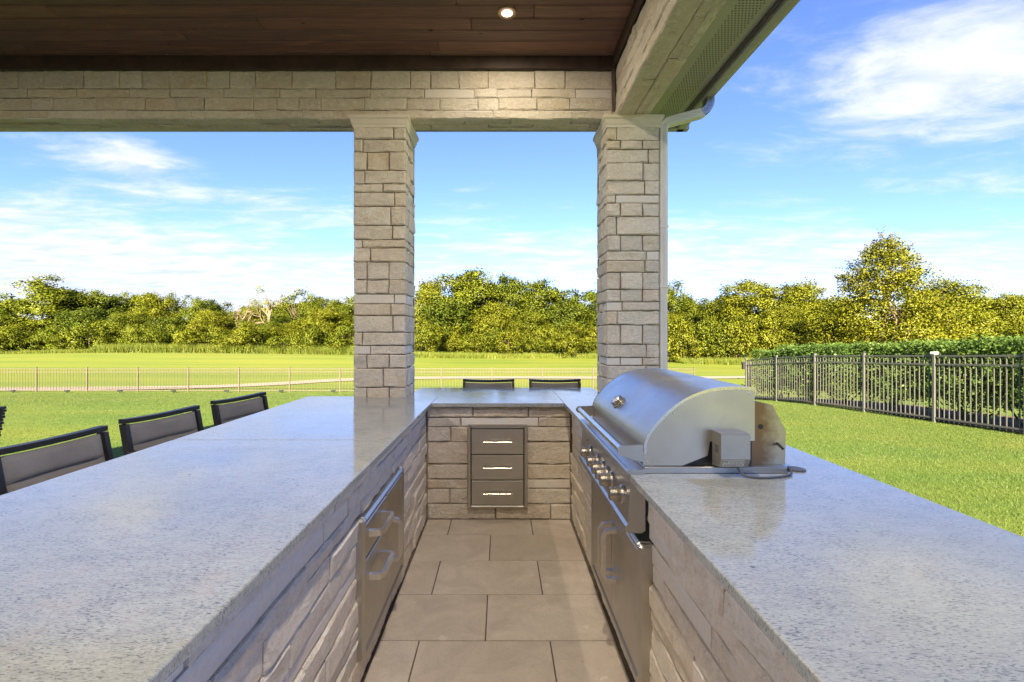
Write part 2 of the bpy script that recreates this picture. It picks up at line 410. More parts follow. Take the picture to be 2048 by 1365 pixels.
def grass_mat(name):
    m, t, b, pos = newmat(name)
    n = t.noise(pos, 0.22, 5, 0.6); f = t.noise(pos, 3.1, 6, 0.7); big = t.noise(pos, 0.05, 3, 0.5)
    c = t.mix(t.rng(n, 0.35, 0.65), (0.090, 0.165, 0.024), (0.115, 0.185, 0.026))
    sp_ = t.node('ShaderNodeSeparateXYZ'); t.l.new(pos, sp_.inputs[0])
    c = t.mix(t.rng(sp_.outputs[1], 21, 30, 0, 0.75), c, (0.185, 0.215, 0.022))      # sunlit yellow of the far fairway, put into the turf colour
    c = t.mix(t.rng(f, 0.45, 0.75, 0, 0.5), c, (0.155, 0.205, 0.040))
    mow = t.noise(t.mapping(pos, scale=(0.03, 0.5, 0.0)), 1.6, 3)
    c = t.mix(t.rng(mow, 0.42, 0.60, 0, 0.45), c, (0.190, 0.215, 0.024))
    band = t.noise(t.mapping(pos, scale=(0.012, 0.16, 0.0), rot=(0, 0, R(4))), 2.2, 4, 0.6)
    c = t.mix(t.rng(band, 0.48, 0.60, 0, 0.6), c, (0.085, 0.150, 0.020))
    c = t.mix(t.rng(big, 0.45, 0.65, 0, 0.35), c, (0.225, 0.215, 0.035))
    ff = t.noise(pos, 55, 5, 0.75)
    c = t.mix(t.rng(ff, 0.40, 0.68, 0.0, 0.36), c, (0.045, 0.085, 0.012))
    h = t.m('ADD', t.m('MULTIPLY', t.noise(pos, 90, 4, 0.8), 1.0), t.m('MULTIPLY', f, 0.8))
    bump(t, b, h, 0.5, 0.03)
    t.l.new(c, b.inputs['Base Color']); b.inputs['Roughness'].default_value = 0.75; b.inputs['Specular IOR Level'].default_value = 0.15
    return m
M_grass = grass_mat('lawn_turf')

def leaf_mat(name, c1, c2, c3, trans=0.45):
    m = bpy.data.materials.new(name); m.use_nodes = True; t = NT(m.node_tree); t.n.clear()
    g = t.node('ShaderNodeNewGeometry'); pos = g.outputs['Position']; oi = t.node('ShaderNodeObjectInfo')
    c = t.mix(t.rng(t.noise(pos, 0.33, 3, 0.6), 0.36, 0.64), c1, c2)
    c = t.mix(t.rng(t.noise(pos, 0.9, 3, 0.55), 0.48, 0.72, 0, 0.7), c, c3)
    isl = g.outputs['Random Per Island']
    c = t.mix(t.rng(isl, 0, 1, 0, 0.22), c, tuple(x*0.45 for x in c1))
    c = t.mix(t.rng(oi.outputs['Random'], 0, 1, 0, 0.35), c, c3)
    d = t.node('ShaderNodeBsdfDiffuse'); t.l.new(c, d.inputs[0])
    tr = t.node('ShaderNodeBsdfTranslucent'); t.l.new(c, tr.inputs[0])
    gl = t.node('ShaderNodeBsdfGlossy'); gl.inputs['Roughness'].default_value = 0.45; gl.inputs[0].default_value = (0.6, 0.6, 0.55, 1)
    ms = t.node('ShaderNodeMixShader'); ms.inputs[0].default_value = trans; t.l.new(d.outputs[0], ms.inputs[1]); t.l.new(tr.outputs[0], ms.inputs[2])
    m2 = t.node('ShaderNodeMixShader'); m2.inputs[0].default_value = 0.02; t.l.new(ms.outputs[0], m2.inputs[1]); t.l.new(gl.outputs[0], m2.inputs[2])
    o = t.node('ShaderNodeOutputMaterial'); t.l.new(m2.outputs[0], o.inputs[0])
    return m
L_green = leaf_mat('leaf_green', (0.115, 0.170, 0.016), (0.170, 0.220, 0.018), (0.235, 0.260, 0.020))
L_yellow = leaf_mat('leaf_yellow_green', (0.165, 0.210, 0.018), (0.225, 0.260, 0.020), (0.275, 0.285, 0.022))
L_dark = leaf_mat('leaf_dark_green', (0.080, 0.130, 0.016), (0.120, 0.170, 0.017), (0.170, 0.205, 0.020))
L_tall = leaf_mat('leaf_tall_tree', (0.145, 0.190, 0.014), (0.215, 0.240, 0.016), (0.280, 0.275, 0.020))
L_hedge = leaf_mat('leaf_hedge', (0.060, 0.125, 0.026), (0.085, 0.155, 0.030), (0.120, 0.190, 0.040), 0.4)
M_blade = leaf_mat('grass_blade', (0.068, 0.125, 0.032), (0.088, 0.145, 0.034), (0.150, 0.170, 0.055), 0.30)
L_reed = leaf_mat('tall_grass', (0.095, 0.150, 0.020), (0.135, 0.180, 0.024), (0.185, 0.185, 0.035), 0.3)

# ------------------------------------------------------------------ terrain
GY = [-80, 4, 7, 9.8, 13.2, 15, 16.8, 20, 23.5, 28, 33, 60, 80, 120, 1500]
GZ = [-.12, -.12, -.22, -.35, -.50, -.64, -.82, -1.10, -1.39, -1.48, -1.52, -1.95, -2.1, -2.0, -2.0]
def gz(x, y):
    x = np.asarray(x, float); y = np.asarray(y, float)
    z = np.interp(y, GY, GZ)
    z = z + 0.95*np.exp(-((x+52)/30)**2-((y-66)/13)**2) + 0.35*np.exp(-((x+20)/14)**2-((y-58)/9)**2) + 0.30*np.exp(-((x-6)/18)**2-((y-62)/8)**2)
    far = np.clip((y-30)/20, 0, 1)
    return z + far*0.10*np.sin(x*0.11+1.0)*np.sin(y*0.17)
def gz1(x, y): return float(gz(x, y))
xs = np.unique(np.concatenate([np.linspace(-1500, -140, 14), np.linspace(-140, 140, 113), np.linspace(140, 1500, 14)]))
ys = np.unique(np.concatenate([np.linspace(-300, -20, 8), np.linspace(-20, 40, 61), np.linspace(40, 140, 61), np.linspace(140, 1500, 16)]))
XX, YY = np.meshgrid(xs, ys); V = np.stack([XX, YY, gz(XX, YY)], -1).reshape(-1, 3)
ny, nx = XX.shape; ii = np.arange(ny*nx).reshape(ny, nx)
Q = np.stack([ii[:-1, :-1], ii[:-1, 1:], ii[1:, 1:], ii[1:, :-1]], -1).reshape(-1, 4)
g = link('lawn', array_mesh('lawn', V, Q, M_grass, True)); g['kind'] = 'structure'
tag(g, 'mown green lawn falling away to the golf fairway', 'lawn')

# cart path beyond the rear fence
pc = [(-60, 23.8), (-40, 24.6), (-26, 25.0), (-18, 25.8), (-14, 27.6), (-10, 31.0), (-5, 32.6), (2, 33.0), (10, 32.6), (20, 33.5), (40, 36)]
def smooth_line(pts, n=12):
    out = []
    for i in range(len(pts)-1):
        p0 = pts[max(i-1, 0)]; p1 = pts[i]; p2 = pts[i+1]; p3 = pts[min(i+2, len(pts)-1)]
        for k in range(n):
            t = k/n
            out.append(tuple(0.5*(2*b+(c-a)*t+(2*a-5*b+4*c-d)*t*t+(-a+3*b-3*c+d)*t**3) for a, b, c, d in zip(p0, p1, p2, p3)))
    out.append(pts[-1]); return out
ln = smooth_line(pc); mb = MB(); pv = []
for i, p in enumerate(ln):
    a = ln[max(i-1, 0)]; b = ln[min(i+1, len(ln)-1)]; tx, ty = b[0]-a[0], b[1]-a[1]; L = math.hypot(tx, ty); nxx, nyy = -ty/L, tx/L
    for s in (-1.0, -0.33, 0.33, 1.0): 
        q = (p[0]+nxx*s, p[1]+nyy*s); pv.append((q[0], q[1], gz1(*q)+0.04))
mb.add(pv, [(4*i+k, 4*i+k+1, 4*i+k+5, 4*i+k+4) for i in range(len(ln)-1) for k in range(3)])
o = mb.build('cart_path', M_path); tag(o, 'pale concrete cart path curving across the fairway behind the fence', 'path', kind='structure')

# patio slab
o = MB().box(-4.6, 1.62, -3.6, 5.35, -0.30, -0.016, 0.01).build('patio', M_concrete); tag(o, 'concrete patio slab under the kitchen', 'patio', kind='structure')

# ------------------------------------------------------------------ stonework
def breaks(L, cell, e):
    if L <= 2.6*e: return [0, L*0.5, L]
    n = max(1, round((L-2*e)/cell)); return [0]+[e+(L-2*e)*k/n for k in range(n+1)]+[L]
def stone(parent, O, U, Vv, N, u0, u1, v0, v1, proud=0.022, amp=0.007, cell=0.03, mat=None, depth=0.03, name='stone', sawn=False):
    """one block: u,v in the wall plane, N out of the wall"""
    O, U, Vv, N = Vector(O), Vector(U), Vector(Vv), Vector(N)
    lu, lv = u1-u0, v1-v0
    us = breaks(lu, cell, 0.009); vv = breaks(lv, cell, 0.009)
    c0 = O+U*(u0+lu/2)+Vv*(v0+lv/2); seed = Vector((rnd.uniform(0, 50), rnd.uniform(0, 50), rnd.uniform(0, 50)))
    if sawn: proud, amp = proud*0.72, 0.0
    proud += rnd.uniform(-0.005, 0.006)*(0.4 if sawn else 1)
    tiltu, tiltv = rnd.uniform(-.006, .006), rnd.uniform(-.005, .005)
    vs_ = []; nu, nv = len(us), len(vv)
    for j, b in enumerate(vv):
        for i, a in enumerate(us):
            edge = i in (0, nu-1) or j in (0, nv-1)
            p = seed+Vector((a, b, 0))
            if edge:
                n_ = proud*0.80 + (0 if sawn else 0.004*noise.noise(p*22))
                if sawn: n_ = proud-0.003
                ja = 0 if sawn else 0.0045*noise.noise(p*13+Vector((9, 0, 0))) ; jb = 0 if sawn else 0.0045*noise.noise(p*13+Vector((0, 9, 0)))
            else:
                q = noise.noise(p*9)+0.55*noise.noise(p*21)+0.30*noise.noise(p*45)
                n_ = proud+amp*q*1.25+(0 if sawn else tiltu*(a/lu-.5)*2+tiltv*(b/lv-.5)*2)
                ja = jb = 0 if sawn else 0.004*noise.noise(p*31)
            vs_.append(U*(a-lu/2+ja)+Vv*(b-lv/2+jb)+N*n_)
    fs = [(j*nu+i, j*nu+i+1, (j+1)*nu+i+1, (j+1)*nu+i) for j in range(nv-1) for i in range(nu-1)]
    ring = [i for i in range(nu)]+[j*nu+nu-1 for j in range(1, nv)]+[(nv-1)*nu+i for i in range(nu-2, -1, -1)]+[j*nu for j in range(nv-2, 0, -1)]
    base = len(vs_)
    for r in ring:
        p = vs_[r]; vs_.append(p-N*(p.dot(N)+depth))
    m_ = len(ring)
    for k in range(m_):
        k2 = (k+1) % m_; fs.append((ring[k2], ring[k], base+k, base+k2))
    if U.cross(Vv).dot(N) < 0: fs = [tuple(reversed(f)) for f in fs]
    me = bpy.data.meshes.new(name); me.from_pydata([tuple(v) for v in vs_], [], fs); me.update()
    if sawn: me.shade_flat()
    else: me.shade_smooth(); me.set_sharp_from_angle(angle=R(14))
    me.materials.append(M_sawn if sawn else (mat or M_stone))
    pl = parent.matrix_world.translation if False else parent_loc(parent)
    return link(name, me, parent, c0-pl)
def parent_loc(p):
    l = Vector((0, 0, 0))
    while p is not None: l = l+Vector(p.location); p = p.parent
    return l
def courses(parent, O, U, Vv, N, ranges, vlist, wmin, wmax, joint=0.007, sawn=0.10, explicit=None, **kw):
    """fill courses; ranges(v0,v1) gives the free u spans"""
    for ci in range(len(vlist)-1):
        v0, v1 = vlist[ci]+joint/2, vlist[ci+1]-joint/2
        for (a, b) in ranges(vlist[ci], vlist[ci+1]):
            if explicit and ci in explicit: js = [a]+[x for x in explicit[ci] if a+0.03 < x < b-0.03]+[b]
            else:
                js = [a]; thin = (v1-v0) < 0.085
                while js[-1] < b:
                    step = rnd.uniform(wmin, wmax)*(1.15 if thin else 1)
                    if b-(js[-1]+step) < wmin*0.6: step = b-js[-1]
                    js.append(min(b, js[-1]+step))
            for k in range(len(js)-1):
                w_ = js[k+1]-js[k]
                sw = (v1-v0) < 0.085 and rnd.random() < sawn*2.2
                if w_ > 0.025: stone(parent, O, U, Vv, N, js[k]+joint/2, js[k+1]-joint/2, v0, v1, sawn=sw, **kw)

# ---- columns
def column(x0, x1, y0, y1, z0, z1, label, seed):
    rnd.seed(seed)
    root = empty('stone_column', ((x0+x1)/2, (y0+y1)/2, z0), label=label, cat='column')
    i = 0.035
    MB().box(x0+i-root.location.x, x1-i-root.location.x, y0+i-root.location.y, y1-i-root.location.y, 0, z1-z0).build('core', M_mortar, root)
    zs = [0.0]
    pat = [0.155, 0.112, 0.070, 0.115, 0.160, 0.118, 0.074, 0.110, 0.150, 0.108, 0.078, 0.125]
    k = seed % 5
    while zs[-1] < z1-z0-0.09:
        zs.append(zs[-1]+pat[k % len(pat)]*rnd.uniform(0.93, 1.07)); k += 1
    zs[-1] = z1-z0
    W, D = x1-x0, y1-y0; t = 0.045
    def js(L, ci):
        f = (0.2, 0.72, 0.3, 0.78, 0.16, 0.55, 0.74)[(ci*2+seed) % 7]+rnd.uniform(-.03, .03)
        a = [L*f]
        if rnd.random() < 0.25: a = [L*0.26, L*0.68]
        return a
    faces = [((x0, y0+i, z0), (1, 0, 0), (0, -1, 0), 0.0, W), ((x1, y1-i, z0), (-1, 0, 0), (0, 1, 0), 0.0, W),
             ((x1-i, y0, z0), (0, 1, 0), (1, 0, 0), t, D-t), ((x0+i, y1, z0), (0, -1, 0), (-1, 0, 0), t, D-t)]
    for fi, (O, U, N, a, b) in enumerate(faces):
        ex = {ci: [a+(q if fi < 2 else q*0.85) for q in js(b-a, ci+fi)] for ci in range(len(zs)-1)}
        courses(root, O, U, (0, 0, 1), N, lambda v0, v1: [(a, b)], zs, 0.12, 0.3, explicit=ex, sawn=0.16, proud=0.034, amp=0.009, cell=0.034, joint=0.008, depth=0.012)
    return root
Z0, ZC = 0.914, 3.185
COL = [(-1.247, -0.803), (0.893, 1.337)]
CY0, CY1 = 4.075, 4.52
c1 = column(*COL[0], CY0, CY1, Z0-0.03, ZC+0.01, 'cream split-stone column rising from the corner of the bar counter', 3)
c2 = column(*COL[1], CY0, CY1, 0.0, ZC+0.01, 'cream split-stone column behind the grill, beside the downspout', 9)
def cap(root, x0, x1, y0, y1):
    mb = MB(); prof = [(ZC, 0.004), (ZC+.02, 0.006), (ZC+.03, 0.012), (ZC+.062, 0.020), (ZC+.075, 0.030), (ZC+.097, 0.030)]
    rings = []
    for z, e in prof: 
        rings.append(len(mb.v)); mb.v += [(x0-e, y0-e, z), (x1+e, y0-e, z), (x1+e, y1+e, z), (x0-e, y1+e, z)]
    for a, b in zip(rings, rings[1:]):
        for k in range(4): mb.f.append((a+k, a+(k+1) % 4, b+(k+1) % 4, b+k))
    mb.f.append((0, 3, 2, 1)); n = rings[-1]; mb.f.append((n, n+1, n+2, n+3))
    mb.v = [tuple(Vector(v)-Vector(root.location)) for v in mb.v]
    mb.build('capital', M_cap, root)
cap(c1, *COL[0], CY0, CY1); cap(c2, *COL[1], CY0, CY1)

# ---- beams
BZ0, BZ1, BF, BB = 3.282, 3.698, 4.123, 4.366
rnd.seed(21)
beam = empty('stone_beam', (-2.5, 4.24, BZ0), label='long split-stone beam spanning both columns under the dark wood ceiling', cat='beam')
bl = Vector(beam.location)
MB().box(-6.6-bl.x, 0.98-bl.x, BF+.03-bl.y, BB-.03-bl.y, .03, 0.45).build('core', M_mortar, beam)
courses(beam, (-6.6, BF+.03, BZ0), (1, 0, 0), (0, 0, 1), (0, -1, 0), lambda a, b: [(0.0, 7.55)], [0.0, 0.075, 0.180, 0.258, 0.410], 0.17, 0.42, sawn=0.09, proud=0.026, amp=0.006, cell=0.04, joint=0.0045)
courses(beam, (-6.6, BF, BZ0+.03), (1, 0, 0), (0, 1, 0), (0, 0, -1), lambda a, b: [(0.0, 7.62)], [0.0, 0.125, 0.243], 0.25, 0.55, sawn=0.0, proud=0.026, amp=0.005, cell=0.04, joint=0.0045)
courses(beam, (0.98, BB-.03, BZ0), (-1, 0, 0), (0, 0, 1), (0, 1, 0), lambda a, b: [(0.0, 7.55)], [0.0, 0.11, 0.21], 0.3, 0.6, sawn=0.0, proud=0.026, amp=0.005, cell=0.08, joint=0.0045)
RX0, RX1 = 0.968, 1.250
beam2 = empty('stone_beam', (1.1, 1.0, BZ0), label='split-stone side beam running from the downspout column along the eave', cat='beam')
b2 = Vector(beam2.location)
MB().box(RX0+.03-b2.x, RX1-.03-b2.x, -3.6-b2.y, 4.38-b2.y, .03, 0.45).build('core', M_mortar, beam2)
courses(beam2, (RX0+.03, -1.6, BZ0), (0, 1, 0), (0, 0, 1), (-1, 0, 0), lambda a, b: [(0.0, 5.70)], [0.0, 0.10, 0.20, 0.30, 0.41], 0.2, 0.5, sawn=0.05, proud=0.026, amp=0.008, cell=0.04, joint=0.0045)
courses(beam2, (RX0, -1.6, BZ0+.03), (0, 1, 0), (1, 0, 0), (0, 0, -1), lambda a, b: [(0.0, 5.97)], [0.0, 0.15, 0.282], 0.25, 0.6, sawn=0.05, proud=0.026, amp=0.007, cell=0.04, joint=0.0045)
courses(beam2, (RX1-.03, -1.6, BZ0), (0, 1, 0), (0, 0, 1), (1, 0, 0), lambda a, b: [(0.0, 5.97)], [0.0, 0.11, 0.21], 0.3, 0.6, sawn=0.0, proud=0.026, amp=0.007, cell=0.07, joint=0.0045)

# ---- ceiling
rnd.seed(5)
ceil = empty('wood_ceiling', (-2.5, 1, 3.80), label='dark stained wood plank ceiling over the outdoor kitchen', cat='ceiling')
cl = Vector(ceil.location)
CZ = 3.80; ye = 4.10; rows = [4.10, 4.035]
while rows[-1] > -3.5: rows.append(rows[-1]-0.1415)
for r, (y1, y0) in enumerate(zip(rows, rows[1:])):
    x = -6.6+rnd.uniform(-1.5, 0)
    while x < 0.95:
        x2 = min(x+rnd.uniform(1.6, 3.6), 0.95)
        if 0.95-x2 < 0.5: x2 = 0.95
        if x2 > -6.6:
            a = max(x, -6.6); dz_ = rnd.uniform(0, 0.002)
            L = x2-a; mb = MB(); mb.box(-L/2+.0008, L/2-.0008, -(y1-y0)/2+.0036, (y1-y0)/2-.0036, dz_, .018, 0.007)
            mb.build('plank', M_wood, ceil, loc=Vector(((a+x2)/2, (y0+y1)/2, CZ))-cl)
        x = x2
MB().box(-6.6-cl.x, 0.96-cl.x, -3.6-cl.y, 4.12-cl.y, 0.019, 0.03).build('decking', M_dark, ceil)
MB().box(-6.6-cl.x, 0.95-cl.x, 4.098-cl.y, 4.122-cl.y, BZ1-CZ, 0.016, 0.003).build('trim_board', M_trimwood, ceil)
MB().box(0.943-cl.x, 0.967-cl.x, -3.5-cl.y, 4.097-cl.y, BZ1-CZ, 0.016, 0.003).build('trim_board', M_trimwood, ceil)

# recessed ceiling lights (lit): one in view, the stronger unseen others added as fill light
me_ = bpy.data.materials.new('lit_lens'); me_.use_nodes = True; b = me_.node_tree.nodes['Principled BSDF']
b.inputs['Base Color'].default_value = (0.9, 0.85, 0.75, 1); b.inputs['Emission Color'].default_value = (1, 0.88, 0.70, 1); b.inputs['Emission Strength'].default_value = 0.6

def recessed(x, y, label, watt=9.0):
    rl = empty('recessed_light', (x, y, CZ), label=label, cat='ceiling light')
    MB().lathe([(0.004, 0.070), (-0.006, 0.070), (-0.008, 0.062), (0.004, 0.046), (0.030, 0.042)], (0, 0, 0), (0, 0, 1), 40).build('trim_ring', M_brass, rl, 40)
    MB().lathe([(-0.0085, 0.041), (-0.0092, 0.030), (-0.0098, 0.010)], (0, 0, 0), (0, 0, 1), 32).build('lens', me_, rl, 40)
    ld = bpy.data.lights.new('recessed_lamp', 'AREA'); ld.shape = 'DISK'; ld.size = 0.08; ld.spread = R(180); ld.energy = watt; ld.color = (1, 0.87, 0.69)
    lo = bpy.data.objects.new('recessed_lamp', ld); C.objects.link(lo); lo.parent = rl; lo.location = (0, 0, -0.012)
    return rl
recessed(0.044, 3.54, 'small round recessed light glowing in the dark wood ceiling', 2.0)
for x_ in (0.044, -3.4):
    for y_ in (1.25, -1.05): recessed(x_, y_, 'added unseen recessed fill light away from the stone beam')['group'] = 'added unseen recessed fill lights'

# ---- eave: soffit, gutter, roof, downspout
ev = empty('roof_eave', (1.5, 1, 3.45), label='grey painted vented soffit and gutter edging the patio roof', cat='eave')
e0 = Vector(ev.location)
def B(mb, x0, x1, y0, y1, z0, z1, o0, b=0.0): return mb.box(x0-o0.x, x1-o0.x, y0-o0.y, y1-o0.y, z0-o0.z, z1-o0.z, b)
B(MB(), 1.245, 1.712, -3.6, 4.76, 3.500, 3.512, e0).build('soffit_panel', M_soffit, ev)
B(MB(), -6.6, 1.244, 4.36, 4.76, 3.500, 3.512, e0).build('soffit_panel', M_soffit, ev)
for xx in np.arange(1.43, 1.66, 0.022):                       # vent ribs pressed into the soffit
    pass
hv = MB()
for yv in np.arange(-0.5, 4.55, 0.024):
    for k in range(8):
        xv = 1.47+0.022*k+(0.011 if int(round(yv/0.024)) % 2 else 0)
        B(hv, xv-.0042, xv+.0042, yv-.0042, yv+.0042, 3.4986, 3.5004, e0)
ho = hv.build('vent_holes', M_dark, ev); ho['kind'] = 'stuff'
B(MB(), 1.700, 1.722, -3.6, 4.70, 3.478, 3.53, e0, 0.003).build('drip_edge', M_drip, ev)
gp = [(1.724, 3.60), (1.724, 3.455), (1.735, 3.45), (1.800, 3.45), (1.806, 3.46), (1.815, 3.50), (1.835, 3.54), (1.842, 3.58), (1.842, 3.60)]
MB().prism([(a-e0.x, b-e0.z) for a, b in gp], lambda a, b, c: (a, c, b), -3.6-e0.y, 4.80-e0.y).build('gutter', M_gutter, ev, 50)
gp2 = [(4.728, 3.60), (4.728, 3.455), (4.739, 3.45), (4.798, 3.45), (4.806, 3.46), (4.815, 3.50), (4.835, 3.54), (4.842, 3.60)]
MB().prism([(a-e0.y, b-e0.z) for a, b in gp2], lambda a, b, c: (c, a, b), -6.6-e0.x, 1.842-e0.x).build('gutter', M_gutter, ev, 50)
RZ = 4.95
mb = MB(); q = [(-6.6, 4.86, 3.602), (1.86, 4.86, 3.602), (1.86, -3.6, 3.602), (-6.6, -3.6, 3.602), (-6.6, 0.8, RZ), (-2.2, 0.8, RZ), (-2.2, -3.6, RZ), (-6.6, -3.6, RZ)]
mb.add([tuple(Vector(p)-e0) for p in q], [(0, 1, 5, 4), (1, 2, 6, 5), (4, 5, 6, 7), (0, 4, 7, 3)])
mb.build('roof', M_shingle, ev)

def rect_sweep(mb, pts, wx, wy, rib=0.0):
    """pipe of rectangular section swept in the XZ plane"""
    pts = [Vector(p) for p in pts]; n = len(pts); base = len(mb.v)
    for i, p in enumerate(pts):
        t = (pts[min(i+1, n-1)]-pts[max(i-1, 0)]).normalized(); s_ = Vector((t.z, 0, -t.x)); k = 1+(rib if i % 2 else 0)
        c = 0.2
        prof = [(-1, -1+c), (-1+c, -1), (-.3, -1), (-.25, -.9), (-.15, -.9), (-.1, -1), (.1, -1), (.15, -.9), (.25, -.9), (.3, -1), (1-c, -1), (1, -1+c), (1, 1-c), (1-c, 1), (-1+c, 1), (-1, 1-c)]
        for a, b in prof: mb.v.append(tuple(p+s_*(a*wx*k)+Vector((0, b*wy*k, 0))))
    m_ = 16
    for i in range(n-1):
        for k in range(m_): mb.f.append((base+i*m_+k, base+i*m_+(k+1) % m_, base+(i+1)*m_+(k+1) % m_, base+(i+1)*m_+k))
    mb.f.append(tuple(base+k for k in range(m_))); mb.f.append(tuple(base+(n-1)*m_+k for k in range(m_)))
    return mb
ds = empty('downspout', (1.372, 4.13, 0), label='off-white ribbed rain downspout running down the column beside the grill', cat='downspout')
D0 = Vector(ds.location)
def arc(c, r, a0, a1, n): return [(c[0]+r*math.cos(R(a0+(a1-a0)*k/n)), 0, c[1]+r*math.sin(R(a0+(a1-a0)*k/n))) for k in range(n+1)]
up = [(1.774, 0, 3.47), (1.774, 0, 3.43)]+arc((1.664, 3.43), 0.11, 0, -72, 12)
rect_sweep(MB(), [Vector(p)-Vector((D0.x, 0, 0)) for p in up], 0.036, 0.043, 0.05).build('upper_elbow', M_elbow, ds, 40)
pend = up[-1]; dirn = Vector((-math.cos(R(15)), 0, -math.sin(R(15)))); p2 = Vector(pend)+dirn*0.277
rect_sweep(MB(), [Vector(pend)-dirn*0.02-Vector((D0.x, 0, 0)), p2-Vector((D0.x, 0, 0))], 0.037, 0.044).build('sloped_pipe', M_spout, ds, 40)
c_ = (p2.x+0.07*math.cos(R(-75)), p2.z+0.07*math.sin(R(-75)))
low = arc(c_, 0.07, 105, 180, 8)
rect_sweep(MB(), [Vector(p)-Vector((D0.x, 0, 0)) for p in low], 0.036, 0.043, 0.05).build('lower_elbow', M_spout, ds, 40)
xe = low[-1][0]
rect_sweep(MB(), [(xe-D0.x, 0, low[-1][2]+.01), (xe-D0.x, 0, 1.83)], 0.035, 0.042).build('pipe', M_spout, ds, 40)
rect_sweep(MB(), [(xe-D0.x, 0, 1.86), (xe-D0.x, 0, 0.0)], 0.033, 0.040).build('pipe', M_spout, ds, 40)
for zc in (2.35, 1.84): MB().box(xe-D0.x-.038, xe-D0.x+.038, -.045, .045, zc, zc+.012).build('strap', M_spout, ds)

# ------------------------------------------------------------------ kitchen counter
XL, XR, YB = -0.575, 0.542, 3.76
kit = empty('outdoor_kitchen_counter', (0, 2, 0), label='U-shaped cream stone kitchen counter with pale speckled granite tops', cat='counter')
K0 = Vector(kit.location); ZT = 0.914; ZU = 0.884
def slab(poly, name='countertop'):
    # polygon slab with an eased edge
    mb = MB(); e = 0.004
    n = len(poly); cx = sum(p[0] for p in poly)/n
    def inset(d):
        out = []
        for k in range(n):
            p, a, b = Vector((*poly[k], 0)), Vector((*poly[k-1], 0)), Vector((*poly[(k+1) % n], 0))
            d1 = (p-a).normalized(); d2 = (b-p).normalized(); n1 = Vector((-d1.y, d1.x, 0)); n2 = Vector((-d2.y, d2.x, 0))
            m_ = (n1+n2); m_ = m_/max(1e-6, m_.dot(n1)); out.append(p+m_*d)
        return out
    lay = [(ZU, e), (ZU+e, 0), (ZT-e, 0), (ZT-e*0.3, e*0.3), (ZT, e)]
    for z, d in lay:
        for p in inset(d): mb.v.append((p.x-K0.x, p.y-K0.y, z))
    for i in range(len(lay)-1):
        for k in range(n): mb.f.append((i*n+k, i*n+(k+1) % n, (i+1)*n+(k+1) % n, (i+1)*n+k))
    mb.f.append(tuple(reversed(range(n)))); mb.f.append(tuple((len(lay)-1)*n+k for k in range(n)))
    return mb.build(name, M_granite, kit, 20)
GL, GR, GB = -0.537, 0.487, 3.705
GN, GFAR = 1.835, 2.905            # grill cut-out along Y
slab([(-1.645, -1.0), (GL, -1.0), (GL, 2.418), (-1.645, 2.418)])
slab([(-1.645, 2.4195), (GL, 2.4195), (GL, 4.12), (-1.645, 4.12)])
slab([(GL+.0015, GB), (GR-.0015, GB), (GR-.0015, 4.79), (-0.80, 4.79), (-0.80, 4.1215), (GL+.0015, 4.1215)])
slab([(GR, -1.0), (1.365, -1.0), (1.365, 4.073), (0.90, 4.073), (0.90, 4.79), (GR, 4.79), (GR, GFAR), (1.09, GFAR), (1.09, GN), (GR, GN)])

def kb(mb, x0, x1, y0, y1, z0, z1, b=0): return B(mb, x0, x1, y0, y1, z0, z1, K0, b)
# left wall
rnd.seed(31)
wl = kb(MB(), -1.18, XL-.03, -1.0, 4.05, -0.01, ZU).build('base_wall', M_lightmortar, kit)
zL = [0.0, 0.115, 0.21, 0.265, 0.36, 0.455, 0.51, 0.60, 0.69, 0.745, 0.815, 0.882]
def r_left(v0, v1):
    return [(0.0, 2.965), (3.755, 4.765)] if v0 >= 0.11 and v1 <= 0.695 else [(0.0, 4.765)]
courses(wl, (XL-.03, -1.0, 0), (0, 1, 0), (0, 0, 1), (1, 0, 0), r_left, zL, 0.20, 0.55, sawn=0.20, proud=0.024, amp=0.0042, cell=0.022, joint=0.004, mat=M_stone_pale)
# back wall: the courses and joints read off the photograph
wb = kb(MB(), XL-.03, XR+.03, YB+.03, 4.60, -0.01, ZU).build('base_wall', M_mortar, kit)
def bz(cy): return H-((720+cy/3.531)-PY)/F*3.75
def bx(cx): return ((660+cx/3.531)-PX)/F*3.75-XL
vb = [0.0]+[bz(c) for c in (1022, 915, 848, 741, 583, 475, 410)]+[0.882]
hole = (-0.252-XL, 0.197-XL)
def r_back(v0, v1):
    W_ = XR-XL
    return [(0.0, hole[0]), (hole[1], W_)] if v0 > 0.09 and v1 < 0.75 else [(0.0, W_)]
ex = {0: [bx(1167), bx(1560)], 1: [bx(845)], 2: [], 3: [], 4: [], 5: [bx(850)], 6: [bx(923), bx(1475)], 7: [bx(1008), bx(1402)]}
vb_s = dict(sawn=0.0)
for ci in range(len(vb)-1):
    spans = r_back(vb[ci], vb[ci+1])
    for (a, b) in spans:
        js_ = [a]+[x for x in ex[ci] if a+.03 < x < b-.03]+[b]
        for k in range(len(js_)-1):
            sw = (ci == 6 and k == 1) or (ci == 2 and a > 0.3)
            stone(wb, (XL, YB+.03, 0), (1, 0, 0), (0, 0, 1), (0, -1, 0), js_[k]+.004, js_[k+1]-.004, vb[ci]+.004, vb[ci+1]-.004, proud=0.026, amp=0.007, cell=0.024, sawn=sw)
